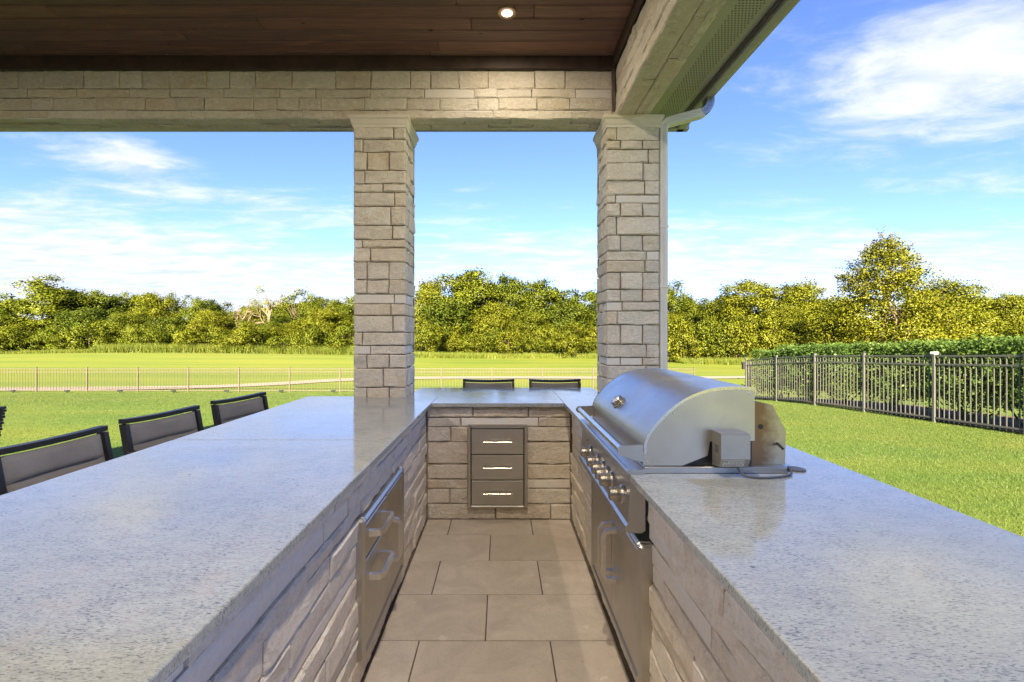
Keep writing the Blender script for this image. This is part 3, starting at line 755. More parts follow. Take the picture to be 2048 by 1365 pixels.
# right wall
wr = kb(MB(), XR+.03, 1.30, -1.0, 4.05, -0.01, ZU)
wr = MB()
kb(wr, XR+.03, 1.30, -1.0, 1.8245, -0.01, ZU); kb(wr, XR+.03, 1.30, 2.92, 4.05, -0.01, ZU); kb(wr, XR+.09, 1.30, 1.826, 2.915, -0.01, 0.66)
wr = wr.build('base_wall', M_lightmortar, kit)
zR = [0.0, 0.135, 0.20, 0.29, 0.385, 0.44, 0.53, 0.60, 0.672, 0.735, 0.82, 0.882]
def r_right(v0, v1):
    if v1 <= 0.14: return [(0.0, 4.762)]
    if v1 <= 0.675: return [(0.0, 2.778), (3.715, 4.762)]
    return [(0.0, 2.824), (3.912, 4.762)]
courses(wr, (XR+.03, -1.0, 0), (0, 1, 0), (0, 0, 1), (-1, 0, 0), r_right, zR, 0.20, 0.55, sawn=0.14, proud=0.024, amp=0.0042, cell=0.022, joint=0.004, mat=M_stone_pale)

# floor tiles
rnd.seed(2)
fl = empty('tile_floor', (0, 1.4, 0)); tag(fl, 'cream limestone paver floor between the counters', 'floor', kind='structure')
f0 = Vector(fl.location)
MB().box(XL-.02-f0.x, XR+.02-f0.x, -1.5-f0.y, YB+.02-f0.y, -0.0155, -0.006).build('grout_bed', M_grout, fl)
ry = [YB+.01, 3.479, 3.083, 2.681, 2.278]
while ry[-1] > -1.4: ry.append(ry[-1]-0.404)
for r, (y1, y0) in enumerate(zip(ry, ry[1:])):
    jx = [-.385, .231] if r % 2 == 0 else [-.074]
    ed = [XL+.003]+jx+[XR-.003]
    for a, b in zip(ed, ed[1:]):
        w2, h2 = (b-a)/2-.0030, (y1-y0)/2-.0030; dz_ = rnd.uniform(-.0009, .0009)
        MB().box(-w2, w2, -h2, h2, -0.010, dz_, 0.0018).build('tile', M_tile, fl, loc=Vector(((a+b)/2, (y0+y1)/2, 0))-f0)

# ------------------------------------------------------------------ built-in steel drawers and doors
def bar_handle(parent, c, along, out, L, r=0.0075, stand=0.042, mat=M_steel_pol):
    """round bar on two posts"""
    c, al, ou = Vector(c), Vector(along), Vector(out); mb = MB()
    mb.tube([c+ou*stand-al*(L/2), c+ou*stand+al*(L/2)], r, 14)
    for s in (-1, 1):
        mb.tube([c+al*(s*(L/2-.012)), c+ou*stand+al*(s*(L/2-.012))], r*0.8, 10)
        mb.tube([c+ou*stand+al*(s*(L/2-.002)), c+ou*stand+al*(s*(L/2+.006))], r*1.25, 14)
    return mb.build('handle', mat, parent, 40)
def strap_handle(parent, c, along, out, L, wd=0.026, th=0.016, stand=0.062):
    """flat bar whose ends bend back to the door"""
    c, al, ou = Vector(c), Vector(along).normalized(), Vector(out); sd_ = al.cross(ou).normalized(); mb = MB()
    prof = [(-L/2-.012, 0), (-L/2-.004, stand*0.75), (-L/2+.022, stand), (L/2-.022, stand), (L/2+.004, stand*0.75), (L/2+.012, 0), (L/2-.008, 0), (L/2-.012, stand*0.68), (L/2-.028, stand-th), (-L/2+.028, stand-th), (-L/2+.012, stand*0.68), (-L/2+.008, 0)]
    n = len(prof)
    for s in (-1, 1):
        for a, b in prof: mb.v.append(tuple(c+al*a+ou*b+sd_*(s*wd/2)))
    for k in range(n): k2 = (k+1) % n; mb.f.append((k, k2, n+k2, n+k))
    q = [(0, 1, 10, 11), (1, 2, 9, 10), (2, 3, 8, 9), (3, 4, 7, 8), (4, 5, 6, 7)]
    for f in q: mb.f.append(f); mb.f.append(tuple(n+i for i in reversed(f)))
    return mb.build('handle', M_handle, parent)

# three-drawer unit on the back wall
du = empty('drawer_unit', (-0.027, YB, 0.42), label='stainless three-drawer cabinet set in the end stone wall', cat='drawers')
d0 = Vector(du.location); FY = 3.722
def dbox(mb, x0, x1, y0, y1, z0, z1, b=0): return B(mb, x0, x1, y0, y1, z0, z1, d0, b)
fx0, fx1, fz0, fz1 = -0.259, 0.205, 0.100, 0.742
mb = MB(); fw = 0.026
dbox(mb, fx0, fx0+fw, FY, YB+.10, fz0, fz1, .006); dbox(mb, fx1-fw, fx1, FY, YB+.10, fz0, fz1, .006)
dbox(mb, fx0+fw-.001, fx1-fw+.001, FY+.001, YB+.10, fz1-fw, fz1-.001, .006); dbox(mb, fx0+fw-.001, fx1-fw+.001, FY+.001, YB+.10, fz0+.001, fz0+fw*.8, .006)
mb.build('frame', M_steel_x, du)
dbox(MB(), fx0+fw, fx1-fw, YB-.005, YB+.12, fz0+.02, fz1-.02).build('cabinet_box', M_dark, du)
zz = [0.122, 0.317, 0.514, 0.714]
for k in range(3):
    dr = dbox(MB(), fx0+fw+.005, fx1-fw-.005, FY+.004, YB+.02, zz[k]+.0035, zz[k+1]-.0035, .003).build('drawer', M_steel_x, du)
    zc = (zz[k]+zz[k+1])/2
    bar_handle(dr, Vector((-0.027, FY+.004, zc+0.002))-d0, (1, 0, 0), (0, -1, 0), 0.205, .0095, 0.040)

# left: two drawers beside a door
lc = empty('door_and_drawer_unit', (XL, 2.36, 0.40), label='stainless cabinet with two drawers and one door in the bar-side wall', cat='cabinet')
l0 = Vector(lc.location); LX = -0.552
def lb(mb, y0, y1, z0, z1, x0, x1, b=0): return B(mb, x0, x1, y0, y1, z0, z1, l0, b)
ly0, ly1, lz0, lz1 = 1.955, 2.765, 0.115, 0.690; fw = 0.030
mb = MB()
lb(mb, ly0, ly0+fw, lz0, lz1, XL-.08, LX, .010); lb(mb, ly1-fw, ly1, lz0, lz1, XL-.08, LX, .010)
lb(mb, ly0+fw-.002, ly1-fw+.002, lz1-fw, lz1-.001, XL-.08, LX-.001, .010); lb(mb, ly0+fw-.002, ly1-fw+.002, lz0+.001, lz0+fw, XL-.08, LX-.001, .010)
mb.build('frame', M_steel_y, lc)
lb(MB(), ly0+fw, ly1-fw, lz0+.02, lz1-.02, XL-.10, XL-.01).build('cabinet_box', M_dark, lc)
ym = 2.365
for (za, zb, hz) in ((0.517, lz1-fw-.005, 0.600), (lz0+fw+.005, 0.507, 0.415)):
    dr = lb(MB(), ly0+fw+.004, ym-.005, za, zb, XL-.02, LX-.006, .003).build('drawer', M_steel_y, lc)
    strap_handle(dr, Vector((LX-.006, 2.160, hz))-l0, (0, 1, 0), (1, 0, 0), 0.21)
dr = lb(MB(), ym+.005, ly1-fw-.004, lz0+fw+.004, lz1-fw-.004, XL-.02, LX-.006, .003).build('door', M_steel_y, lc)
strap_handle(dr, Vector((LX-.006, 2.425, 0.415))-l0, (0, 0, 1), (1, 0, 0), 0.20)

# right: double doors under the grill
rd = empty('grill_cabinet_doors', (XR, 2.24, 0.40), label='pair of stainless cabinet doors under the grill controls', cat='cabinet')
r0 = Vector(rd.location); RXF = 0.506
def rb(mb, y0, y1, z0, z1, x0, x1, b=0): return B(mb, x0, x1, y0, y1, z0, z1, r0, b)
ry0, ry1, rz0, rz1 = 1.770, 2.720, 0.135, 0.668; fw = 0.032
mb = MB()
rb(mb, ry0, ry0+fw, rz0, rz1, RXF, XR+.08, .010); rb(mb, ry1-fw, ry1, rz0, rz1, RXF, XR+.08, .010)
rb(mb, ry0+fw-.002, ry1-fw+.002, rz1-fw, rz1-.001, RXF+.001, XR+.08, .010); rb(mb, ry0+fw-.002, ry1-fw+.002, rz0+.001, rz0+fw, RXF+.001, XR+.08, .010)
mb.build('frame', M_steel_y, rd)
rb(MB(), ry0+fw, ry1-fw, rz0+.02, rz1-.02, XR+.01, XR+.10).build('cabinet_box', M_dark, rd)
ym = (ry0+ry1)/2
for s, (a, b) in ((-1, (ry0+fw+.003, ym-.002)), (1, (ym+.002, ry1-fw-.003))):
    dr = rb(MB(), a, b, rz0+fw+.003, rz1-fw-.003, RXF+.006, XR+.02, .003).build('door', M_steel_y, rd)
    strap_handle(dr, Vector((RXF+.006, ym-.045+s*0.038, 0.455))-r0, (0, 0, 1), (-1, 0, 0), 0.22)

# ------------------------------------------------------------------ grill
gr = empty('gas_grill', (0.75, 2.37, ZT), label='stainless built-in gas grill with domed lid and rotisserie motor', cat='grill')
g0 = Vector(gr.location)
def gb(mb, x0, x1, y0, y1, z0, z1, b=0): return B(mb, x0, x1, y0, y1, z0, z1, g0, b)
GY0, GY1 = 1.850, 2.885
def gf(a, b, c): return (a-g0.x, c-g0.y, b-g0.z)
arcp = []
ctrl = [(0.546, 0.985), (0.549, 1.030), (0.570, 1.072), (0.605, 1.113), (0.648, 1.155), (0.697, 1.190), (0.745, 1.214), (0.800, 1.231), (0.860, 1.239), (0.920, 1.240), (0.968, 1.237)]
arcp = smooth_line(ctrl, 4)
shell = MB()
th = 0.004
outer = [(0.546, 0.944)]+[(0.546, 0.965)]+arcp+[(0.969, 1.06)]
mid = []
for i, p in enumerate(outer):
    a = outer[max(i-1, 0)]; b = outer[min(i+1, len(outer)-1)]; t = Vector((b[0]-a[0], b[1]-a[1])).normalized(); mid.append((p[0]+t.y*th*1.0, p[1]-t.x*th*1.0))
shell.prism(outer+mid[::-1], gf, GY0+.004, GY1-.004)
shell.build('lid', M_steel_y, gr, 35)
side = [(0.545, 0.940)]+[(0.545, 0.965)]+[(a-.001 if a < .6 else a, b+.002) for a, b in arcp]+[(0.971, 1.235), (0.971, 1.035), (0.80, 1.032), (0.79, 0.978), (0.695, 0.940)]
for (a, b) in ((GY0, GY0+.004), (GY1-.004, GY1)):
    MB().prism(side, gf, a, b).build('lid_side', M_steel_warm if a < 2 else M_steel_x, gr)
rim = arcp+[(a+.0, b-.012) if b > 1.2 else (a+.010, b-.006) for a, b in arcp[::-1]]
MB().prism([(a, b+.003) for a, b in rim], gf, GY0-.0025, GY0+.001).build('lid_rim', M_steel_pol, gr)
for (sx_, sz_) in ((0.56, 0.955), (0.95, 1.215), (0.95, 1.05), (0.66, 1.14)): MB().lathe([(0, .004), (.002, .0035), (.0026, .001)], Vector((sx_, GY0, sz_))-g0, (0, -1, 0), 10).build('rivet', M_steel_pol, gr)
# raised seam of the lid on the side
gb(MB(), 0.556, 0.97, GY0+.02, GY1-.02, 0.93, 1.03).build('firebox', M_dark, gr)
# handle
hx, hz_ = 0.466, 0.995
hb = MB().tube([(hx-g0.x, GY0+.012-g0.y, hz_-g0.z), (hx-g0.x, GY1-.012-g0.y, hz_-g0.z)], 0.0145, 20).build('lid_handle', M_steel_pol, gr, 40)
for yy in (GY0+.001, GY1-.013):
    pr = [(0.546, 1.018), (0.475, 1.014)]+[(hx+.020*math.cos(R(a)), hz_+.020*math.sin(R(a))) for a in range(95, 271, 25)]+[(0.490, 0.968), (0.520, 0.956), (0.546, 0.955)]
    MB().prism(pr, gf, yy, yy+.012).build('handle_bracket', M_steel_x, gr, 30)
# gauge
gn = Vector((-0.69, 0, 0.72)).normalized(); gc = Vector((0.592, 2.43, 1.100))-g0
tg = MB().lathe([(-.004, .036), (.004, .036), (.006, .031), (.022, .031), (.026, .028), (.026, .025), (.023, .024)], gc, gn, 32).build('thermometer', M_knob, gr, 30)
MB().lathe([(.0235, .0245), (.0245, .012)], gc, gn, 32).build('dial', M_glass, tg)
mbn = MB(); un = Vector((0, 1, 0)); vn = gn.cross(un)
mbn.add([gc+gn*.0262+un*.018, gc+gn*.0262+vn*.0018, gc+gn*.0262-un*.005, gc+gn*.0262-vn*.0018], [(0, 1, 2, 3)]).build('needle', M_ink, tg)
# front ledge and control panel
lg = [(0.545, 0.932), (0.486, 0.932), (0.478, 0.928), (0.474, 0.920), (0.474, 0.890), (0.480, 0.886), (0.49, 0.886), (0.49, 0.915), (0.545, 0.915)]
MB().prism(lg, gf, 1.822, 2.912).build('front_ledge', M_steel_y, gr, 40)
cpn = [(0.489, 0.889), (0.480, 0.725), (0.470, 0.716), (0.468, 0.694), (0.530, 0.690), (0.545, 0.70), (0.545, 0.912), (0.492, 0.912)]
MB().prism(cpn, gf, 1.826, 2.908).build('control_panel', M_steel_y, gr)
kys = [1.917, 2.100, 2.190, 2.280, 2.404, 2.596]
for i, ky in enumerate(kys):
    o_ = Vector((0.4835, ky, 0.809))-g0
    kn = MB().lathe([(0.010, 0.0240), (0.016, 0.0262), (0.030, 0.0262), (0.032, 0.0248), (0.034, 0.0262), (0.052, 0.0250), (0.055, 0.0225)], o_, (-1, 0, 0.03), 28).build('knob', M_knob, gr, 30)
    MB().lathe([(-.002, .0370), (.007, .0370), (.013, .0330), (.0135, .0240)], o_, (-1, 0, 0.03), 28).build('bezel', M_steel_y, kn, 30)
gb(MB(), 0.4805, 0.484, 2.69, 2.697, 0.85, 0.857).build('igniter', M_dark, gr)
# base rail, rear housing
gb(MB(), 0.546, 1.090, 1.838, 2.90, 0.910, 0.938, .003).build('base_rail', M_steel_x, gr)
rear = [(0.90, 0.9385), (1.100, 0.9385), (1.103, 1.068), (1.052, 1.168), (0.985, 1.184), (0.90, 1.184)]
MB().prism(rear, gf, 1.872, 2.870).build('rear_housing', M_steel_stain, gr)
MB().tube([Vector((1.070, 1.872, 1.020))-g0, Vector((1.070, 1.835, 1.008))-g0], 0.005, 10).build('peg', M_dark, gr)
MB().lathe([(0, .010), (.0015, .010)], Vector((1.005, 1.872, 1.085))-g0, (0, -1, 0), 16).build('spit_hole', M_dark, gr)
# rotisserie motor
mt = MB(); X0, X1, Y0, Y1 = 0.807, 0.914, 1.772, 1.849
pf = [(Y1, 1.077), (Y0+.006, 1.077), (Y0, 1.071), (Y0, 0.984), (Y0+.016, 0.952), (Y1, 0.945)]
mt.prism(pf, lambda a, b, c: (c-g0.x, a-g0.y, b-g0.z), X0, X1)
mo = mt.build('rotisserie_motor', M_motor, gr)
ns = Vector((0, -.032, -.016)).normalized()
def onface(x, s_, lift): # point on the sloped lower face of the motor
    y = Y0+.016*s_; z = 0.984-.032*s_
    return Vector((x, y, z))+ns*lift-g0
ms_ = MB(); ms_.add([onface(.818, .12, .0006), onface(.895, .12, .0006), onface(.895, .92, .0006), onface(.818, .92, .0006)], [(0, 1, 2, 3)]); stk = ms_.build('rating_sticker', M_sticker, mo)
ink = MB()
for ln_ in range(4):
    a = 0.26+ln_*0.17; x = .840 if ln_ < 2 else .822
    while x < .888:
        wl_ = rnd.uniform(.003, .009); ink.add([onface(x, a, .0011), onface(x+wl_, a, .0011), onface(x+wl_, a+.06, .0011), onface(x, a+.06, .0011)], [(0, 1, 2, 3)]); x += wl_+.0022
# the small certification mark: an N-like loop
def stroke(pts, w_):
    for (xa, sa), (xb, sb) in zip(pts, pts[1:]):
        d = Vector((xb-xa, (sb-sa)*.036, 0)); n_ = Vector((-d.y, d.x, 0)).normalized()*w_
        ink.add([onface(xa+n_.x, sa+n_.y/.036, .0012), onface(xb+n_.x, sb+n_.y/.036, .0012), onface(xb-n_.x, sb-n_.y/.036, .0012), onface(xa-n_.x, sa-n_.y/.036, .0012)], [(0, 1, 2, 3)])
stroke([(.822, .44), (.822, .20), (.829, .44), (.829, .20), (.834, .20), (.834, .44), (.829, .44)], .0008)
ink.build('print', M_ink, stk)
gb(MB(), X0-.0008, X0+.001, 1.795, 1.825, 1.00, 1.03).build('switch', M_cord, mo)
MB().tube([Vector((X1+.002, 1.785, 1.056))-g0, Vector((X1+.008, 1.785, 1.056))-g0], .005, 12).build('screw', M_steel_pol, mo)

# power cord and grommet
cpts = smooth_line([(0.880, 1.800, 0.950), (0.885, 1.785, 0.930), (0.905, 1.772, 0.921), (0.950, 1.762, 0.9195), (1.010, 1.770, 0.9195), (1.060, 1.790, 0.9195), (1.090, 1.815, 0.921), (1.104, 1.850, 0.930), (1.112, 1.868, 0.930), (1.118, 1.885, 0.915)], 6)
o = MB().tube(cpts, 0.0042, 10).build('power_cord', M_cord, None, 60); tag(o, 'grey power cord looping from the rotisserie motor across the granite', 'cord')
o = MB().lathe([(0, .034), (.004, .034), (.006, .031), (.0065, .012)], (1.150, 1.885, ZT+.0002), (0, 0, 1), 32).build('cord_grommet', M_cord, None, 30); tag(o, 'flat round grey grommet cover on the granite beside the grill', 'grommet')

# ------------------------------------------------------------------ chairs
def make_chair(label, group):
    t = empty('bar_chair', label=label, cat='chair', group=group)
    W, bw = 0.53, 0.022           # local: facing +Y, back at y=-0.27
    def yb(z): return -0.235-(z-0.62)*0.20        # reclining back line
    for s in (-1, 1):
        x = s*(W/2-.013)
        def bar(name, pts, wx, wy):
            mb = MB(); base = 0
            for p in pts: mb.v += [(p[0]-wx, p[1]-wy, p[2]), (p[0]+wx, p[1]-wy, p[2]), (p[0]+wx, p[1]+wy, p[2]), (p[0]-wx, p[1]+wy, p[2])]
            for i in range(len(pts)-1):
                for k in range(4): mb.f.append((4*i+k, 4*i+(k+1) % 4, 4*i+4+(k+1) % 4, 4*i+4+k))
            n = 4*(len(pts)-1); mb.f += [(3, 2, 1, 0), (n, n+1, n+2, n+3)]
            return mb.build(name, M_chair, t)
        bar('leg', [(x, -.255, 0), (x, -.235, .60)], .013, .018)
        bar('leg', [(x, .245, 0), (x, .235, .60)], .013, .018)
        bar('back_post', [(x, yb(.595), .595), (x, yb(.8), .8), (x, yb(.966), .966)], .013, .020)
        MB().box(x-.013, x+.013, -.25, .25, .575, .61).build('side_rail', M_chair, t)
        MB().box(x-.022, x+.022, -.27, .20, .80, .822, .005).build('armrest', M_chair, t)
        MB().box(x-.012, x+.012, .165, .195, .61, .80).build('arm_post', M_chair, t)
    mb = MB(); n = 12                                   # top rail, dipping slightly in the middle
    for i in range(n+1):
        u = -1+2*i/n; x = u*W/2; zc = .982-.012*(1-u*u); yy = yb(.98)-.030*(1-u*u)
        mb.v += [(x, yy-.020, zc-.011), (x, yy+.020, zc-.011), (x, yy+.020, zc+.014), (x, yy-.020, zc+.014)]
    for i in range(n):
        for k in range(4): mb.f.append((4*i+k, 4*i+(k+1) % 4, 4*i+4+(k+1) % 4, 4*i+4+k))
    mb.f += [(3, 2, 1, 0), (4*n, 4*n+1, 4*n+2, 4*n+3)]
    mb.build('top_rail', M_chair, t)
    for yy in (-.24, .24): MB().box(-W/2+.024, W/2-.024, yy-.012, yy+.012, .20, .225).build('footrest', M_chair, t)
    def pad(z0, z1, name, th=0.020):
        nu, nv = 14, 8; vs_ = []; 
        for sgn in (1, -1):
            for j in range(nv+1):
                for i in range(nu+1):
                    u = -1+2*i/nu; v = -1+2*j/nv
                    pf_ = (1-abs(u)**6)**.5*(1-abs(v)**4)**.5
                    z = (z0+z1)/2+v*(z1-z0)/2-(0.010*(1-u*u) if z1 > .9 else 0)*max(v, 0)
                    x = u*(W/2-.028)
                    vs_.append((x, yb(z)-.026*(1-u*u)*(z-.6)/.4+sgn*th*pf_+.006*noise.noise(Vector((x*7, z*9, sgn)))*pf_, z))
        m_ = (nu+1)*(nv+1); fs = []
        for sgn in (0, 1):
            for j in range(nv):
                for i in range(nu):
                    a = sgn*m_+j*(nu+1)+i; f = (a, a+1, a+nu+2, a+nu+1); fs.append(f if sgn else f[::-1])
        return MB().add(vs_, fs).build(name, M_fabric, t, 60)
    pad(.842, .962, 'back_cushion', .024); pad(.63, .846, 'back_cushion', .022)
    nu, nv = 12, 12; vs_ = []                                 # seat pad
    for sgn in (1, -1):
        for j in range(nv+1):
            for i in range(nu+1):
                u = -1+2*i/nu; v = -1+2*j/nv; pf_ = (1-abs(u)**6)**.5*(1-abs(v)**6)**.5
                vs_.append((u*(W/2-.028), v*.235, .612+sgn*.024*pf_-.012*(1-v*v)*(1-u*u)))
    m_ = (nu+1)*(nv+1); fs = []
    for sgn in (0, 1):
        for j in range(nv):
            for i in range(nu):
                a = sgn*m_+j*(nu+1)+i; fs.append((a, a+1, a+nu+2, a+nu+1) if not sgn else (a+nu+1, a+nu+2, a+1, a))
    MB().add(vs_, fs).build('seat', M_fabric, t, 60)
    return t
ch = make_chair('black-framed taupe bar chair behind the end counter, between the two columns', 'bar chairs behind the end counter')
# rear pair: the back rail (local y about -0.31) stands at Y ~5.0; they face the camera
def place(o, bx_, by_, face):       # back-rail centre and facing direction (radians, 0 = +Y)
    o.rotation_euler = (0, 0, face); r = Vector((0, -0.335, 0)); r.rotate(o.rotation_euler)
    o.location = (bx_-r.x, by_-r.y, 0.0)
place(ch, -0.127, 5.02, math.pi)
o = copy_tree(ch); place(o, 0.555, 5.02, math.pi)
for (bxx, byy, fa, lab) in ((-2.055, 2.19, R(-90-3), 'black-framed taupe bar chair at the long bar side, farthest of three from the column'),
                            (-2.05, 2.895, R(-90-9), 'black-framed taupe bar chair in the middle of the three at the long bar side'),
                            (-1.98, 3.625, R(-90-11), 'black-framed taupe bar chair at the long bar side, next to the column')):
    o = copy_tree(ch); place(o, bxx, byy, fa); o['label'] = lab; o['group'] = 'bar chairs along the long bar side'
for o in C.objects:
    if o.name.startswith('bar_chair'): o.location.z = -0.016

# dark wicker chair just inside the left edge
wk = empty('wicker_chair', (-4.02, 3.12, -0.016), R(94), label='dark woven wicker armchair beyond the bar chairs', cat='chair')
def woven(mb, x0, x1, y0, y1, z0, z1, lean=0.0, step=0.022):
    nz_ = int((z1-z0)/step)
    for k in range(nz_):
        za = z0+k*step; off_ = lean*(za-z0); j = 0.004*(k % 2)
        mb.box(x0-j, x1+j, y0-off_-j, y1-off_+j, za, za+step*0.86, 0.004)
    return mb
woven(MB(), -.33, .33, -.36, -.30, .35, .95, .22).build('backrest', M_wicker, wk)
for s in (-1, 1):
    woven(MB(), s*.33-.04, s*.33+.04, -.30, .30, .05, .62).build('arm', M_wicker, wk)
woven(MB(), -.29, .29, -.30, .32, .12, .36).build('seat_base', M_wicker, wk)
MB().box(-.285, .285, -.28, .33, .365, .47, .03).build('seat_cushion', M_fabric, wk)
for sx in (-1, 1):
    for sy in (-1, 1): MB().box(sx*.30-.02, sx*.30+.02, sy*.27-.02, sy*.27+.02, 0, .14).build('leg', M_chair, wk)

# ------------------------------------------------------------------ fences
def fence(label, posts, height, mat, npk, cat='fence', rails=(0.0, 0.155), name='metal_fence', capmat=None):
    p0 = posts[0]; root = empty(name, (p0[0], p0[1], gz1(*p0)), label=label, cat=cat, group=None); r0_ = Vector(root.location)
    pm = MB().box(-.028, .028, -.028, .028, -.05, height+.045, .004).mesh('post', mat)
    cm = MB().box(-.034, .034, -.034, .034, height+.040, height+.056, .003).mesh('post_cap', mat)
    km = MB().box(-.0075, .0075, -.0075, .0075, 0.05, height).mesh('picket', mat)
    for i, p in enumerate(posts):
        z = gz1(*p); po = link('post', pm, root, Vector((*p, z))-r0_); link('post_cap', cm, po)
        if i == len(posts)-1: break
        q = posts[i+1]; zq = gz1(*q); a = Vector((*p, z)); b = Vector((*q, zq)); d = (b-a)
        ang = math.atan2(d.y, d.x); L = math.hypot(d.x, d.y)
        for off_, th in ((height-rails[0]-.016, .016), (height-rails[1]-.016, .016), (0.10, .016)):
            mb = MB(); dz_ = d.z
            mb.add([(.028, -.014, off_-th), (L-.028, -.014, off_-th+dz_), (L-.028, .014, off_-th+dz_), (.028, .014, off_-th), (.028, -.014, off_+th), (L-.028, -.014, off_+th+dz_), (L-.028, .014, off_+th+dz_), (.028, .014, off_+th)],
                   [(0,3,2,1),(4,5,6,7),(0,1,5,4),(1,2,6,5),(2,3,7,6),(3,0,4,7)])
            mb.build('rail', mat, root, loc=a-r0_, rot=(0, 0, ang))
        for k in range(npk):
            t = (k+1)/(npk+1); link('picket', km, root, a+d*t-r0_, (0, 0, ang))
    return root
RY = 23.5; sp = 101.2/F*RY; xfirst = (73-PX)/F*RY
rp = [(xfirst+sp*k, RY) for k in range(-2, 14)]
rear_end = rp[-1]
fence('bronze metal picket fence along the rear of the lawn before the fairway', rp, 1.17, M_bronze, 17)
side_posts = [(9.05, 4.6), (8.95, 6.4), (8.86, 8.15), (8.80, 9.82), (8.68, 11.56), (8.55, 13.17), (8.55, 15.0), (8.50, 16.75)]
side_posts = [(9.2, 2.8)]+side_posts
sf = fence('grey metal picket fence in front of the clipped hedge', side_posts, 1.37, M_fence2, 15, rails=(0.0, 0.17))
fence('short run of dark metal fence joining the hedge fence to the rear fence', [(8.56, 16.83), (9.75, 18.9), (10.9, 21.2), (11.90, 23.40)], 1.30, M_fence2, 15)
# white cover on one post, latch box at the corner post
o = MB().box(-.05, .05, -.05, .05, 0, .05, .008).build('post_cover', M_white, None, loc=(8.80, 9.82, gz1(8.80, 9.82)+1.37+.016)); tag(o, 'white plastic cover on top of a hedge fence post', 'post cover')
o = MB().box(-.05, .05, -.06, .06, 0, .24, .01).build('latch_box', M_dark, None, loc=(8.41, 16.75, gz1(8.5, 16.75)+1.05)); tag(o, 'small dark latch box on the corner post of the hedge fence', 'latch')
# low landscape lights along the foot of the rear fence
lgm = [MB().box(-.11, .11, -.06, .06, .06, .13, .02).mesh('lamp_head', M_dark), MB().box(-.02, .02, -.02, .02, -.03, .07).mesh('stake', M_dark), MB().box(-.09, .09, -.064, -.058, .07, .12).mesh('lens', M_houseglass)]
for px_ in (26, 134, 239.5, 347, 453, 562, 666.5):
    x = (px_-PX)/F*23.1; o = empty('landscape_light', (x, 23.1, gz1(x, 23.1)), R(rnd.uniform(-20, 20)), 'small black landscape light on the grass at the foot of the rear fence', 'garden light', 'landscape lights along the rear fence')
    for n_, me in zip(('lamp_head', 'stake', 'lens'), lgm): link(n_, me, o)

# ------------------------------------------------------------------ vegetation
def leaf_normals(me, rng, nrm, rough=0.16):
    n = nrm/np.maximum(np.linalg.norm(nrm, axis=1, keepdims=True), 1e-6)+rng.normal(size=nrm.shape)*rough; n /= np.linalg.norm(n, axis=1, keepdims=True)
    me.normals_split_custom_set_from_vertices(np.repeat(n, 4, axis=0).tolist()); return me
def leaves(rng, cen, size, jitter=0.35, up=0.0):
    """a bent diamond of two triangles per leaf"""
    n = len(cen)
    a = rng.normal(size=(n, 3)); a[:, 2] *= 0.7; a /= np.linalg.norm(a, axis=1, keepdims=True)
    b = rng.normal(size=(n, 3)); b -= a*np.sum(a*b, 1, keepdims=True); b /= np.linalg.norm(b, axis=1, keepdims=True)
    s = size*rng.uniform(1-jitter, 1+jitter, (n, 1))
    nn = np.cross(a, b)
    v = np.stack([cen-a*s*.5, cen+b*s*.32+nn*s*.08, cen+a*s*.55, cen-b*s*.32+nn*s*.08], 1).reshape(-1, 3)
    return v, np.arange(4*n).reshape(n, 4)
def lobed_crown(rng, W, Hc, zb, K, per, size, shape='round', sub=10, core=0.55):
    """lobes spread through the crown; each lobe is a shell of small leaf clumps"""
    pts = []; lob = []; nrs = []
    for k in range(K):
        for _ in range(60):
            u = rng.uniform(-1, 1, 3)
            if shape == 'cone':
                f = rng.uniform(0, 1)**1.15; an = rng.uniform(0, 6.283); rad = (1.0-f)**.55*math.sqrt(rng.uniform(.12, 1)); u = np.array([rad*math.cos(an), rad*math.sin(an), 2*f-1]); break
            if np.linalg.norm(u) > 1 or np.linalg.norm(u) < core*rng.uniform(0.2, 1): continue
            f = (u[2]+1)/2
            if shape == 'round' and u[2] < -0.3 and rng.random() < 0.25: continue
            break
        c = np.array([u[0]*W/2*0.84, u[1]*W/2*0.84, zb+f*Hc*0.92])
        r = W*rng.uniform(0.085, 0.165)*((.75-.4*f) if shape == 'cone' else 1)
        lob.append((c, r))
        m_ = int(per*(r/(W*.12))**2)
        sc = rng.normal(size=(sub, 3)); sc /= np.linalg.norm(sc, axis=1, keepdims=True); sc[:, 2] = np.where(sc[:, 2] < -.3, -sc[:, 2], sc[:, 2])
        ids = rng.integers(0, sub, m_)
        p = c+(sc[ids]*r*0.80)*np.array([1, 1, .80])+rng.normal(size=(m_, 3))*r*0.30*np.array([1, 1, .75])
        pts.append(p); nrs.append((p-c)/r+0.55*(c-np.array([0, 0, zb+Hc*.4]))/(W*.5)+np.array([0, 0, .25]))
    pts = np.concatenate(pts); nrs = np.concatenate(nrs); pts[:, 2] = np.maximum(pts[:, 2], 0.15)
    v, q = leaves(rng, pts, size)
    return v, q, lob, nrs
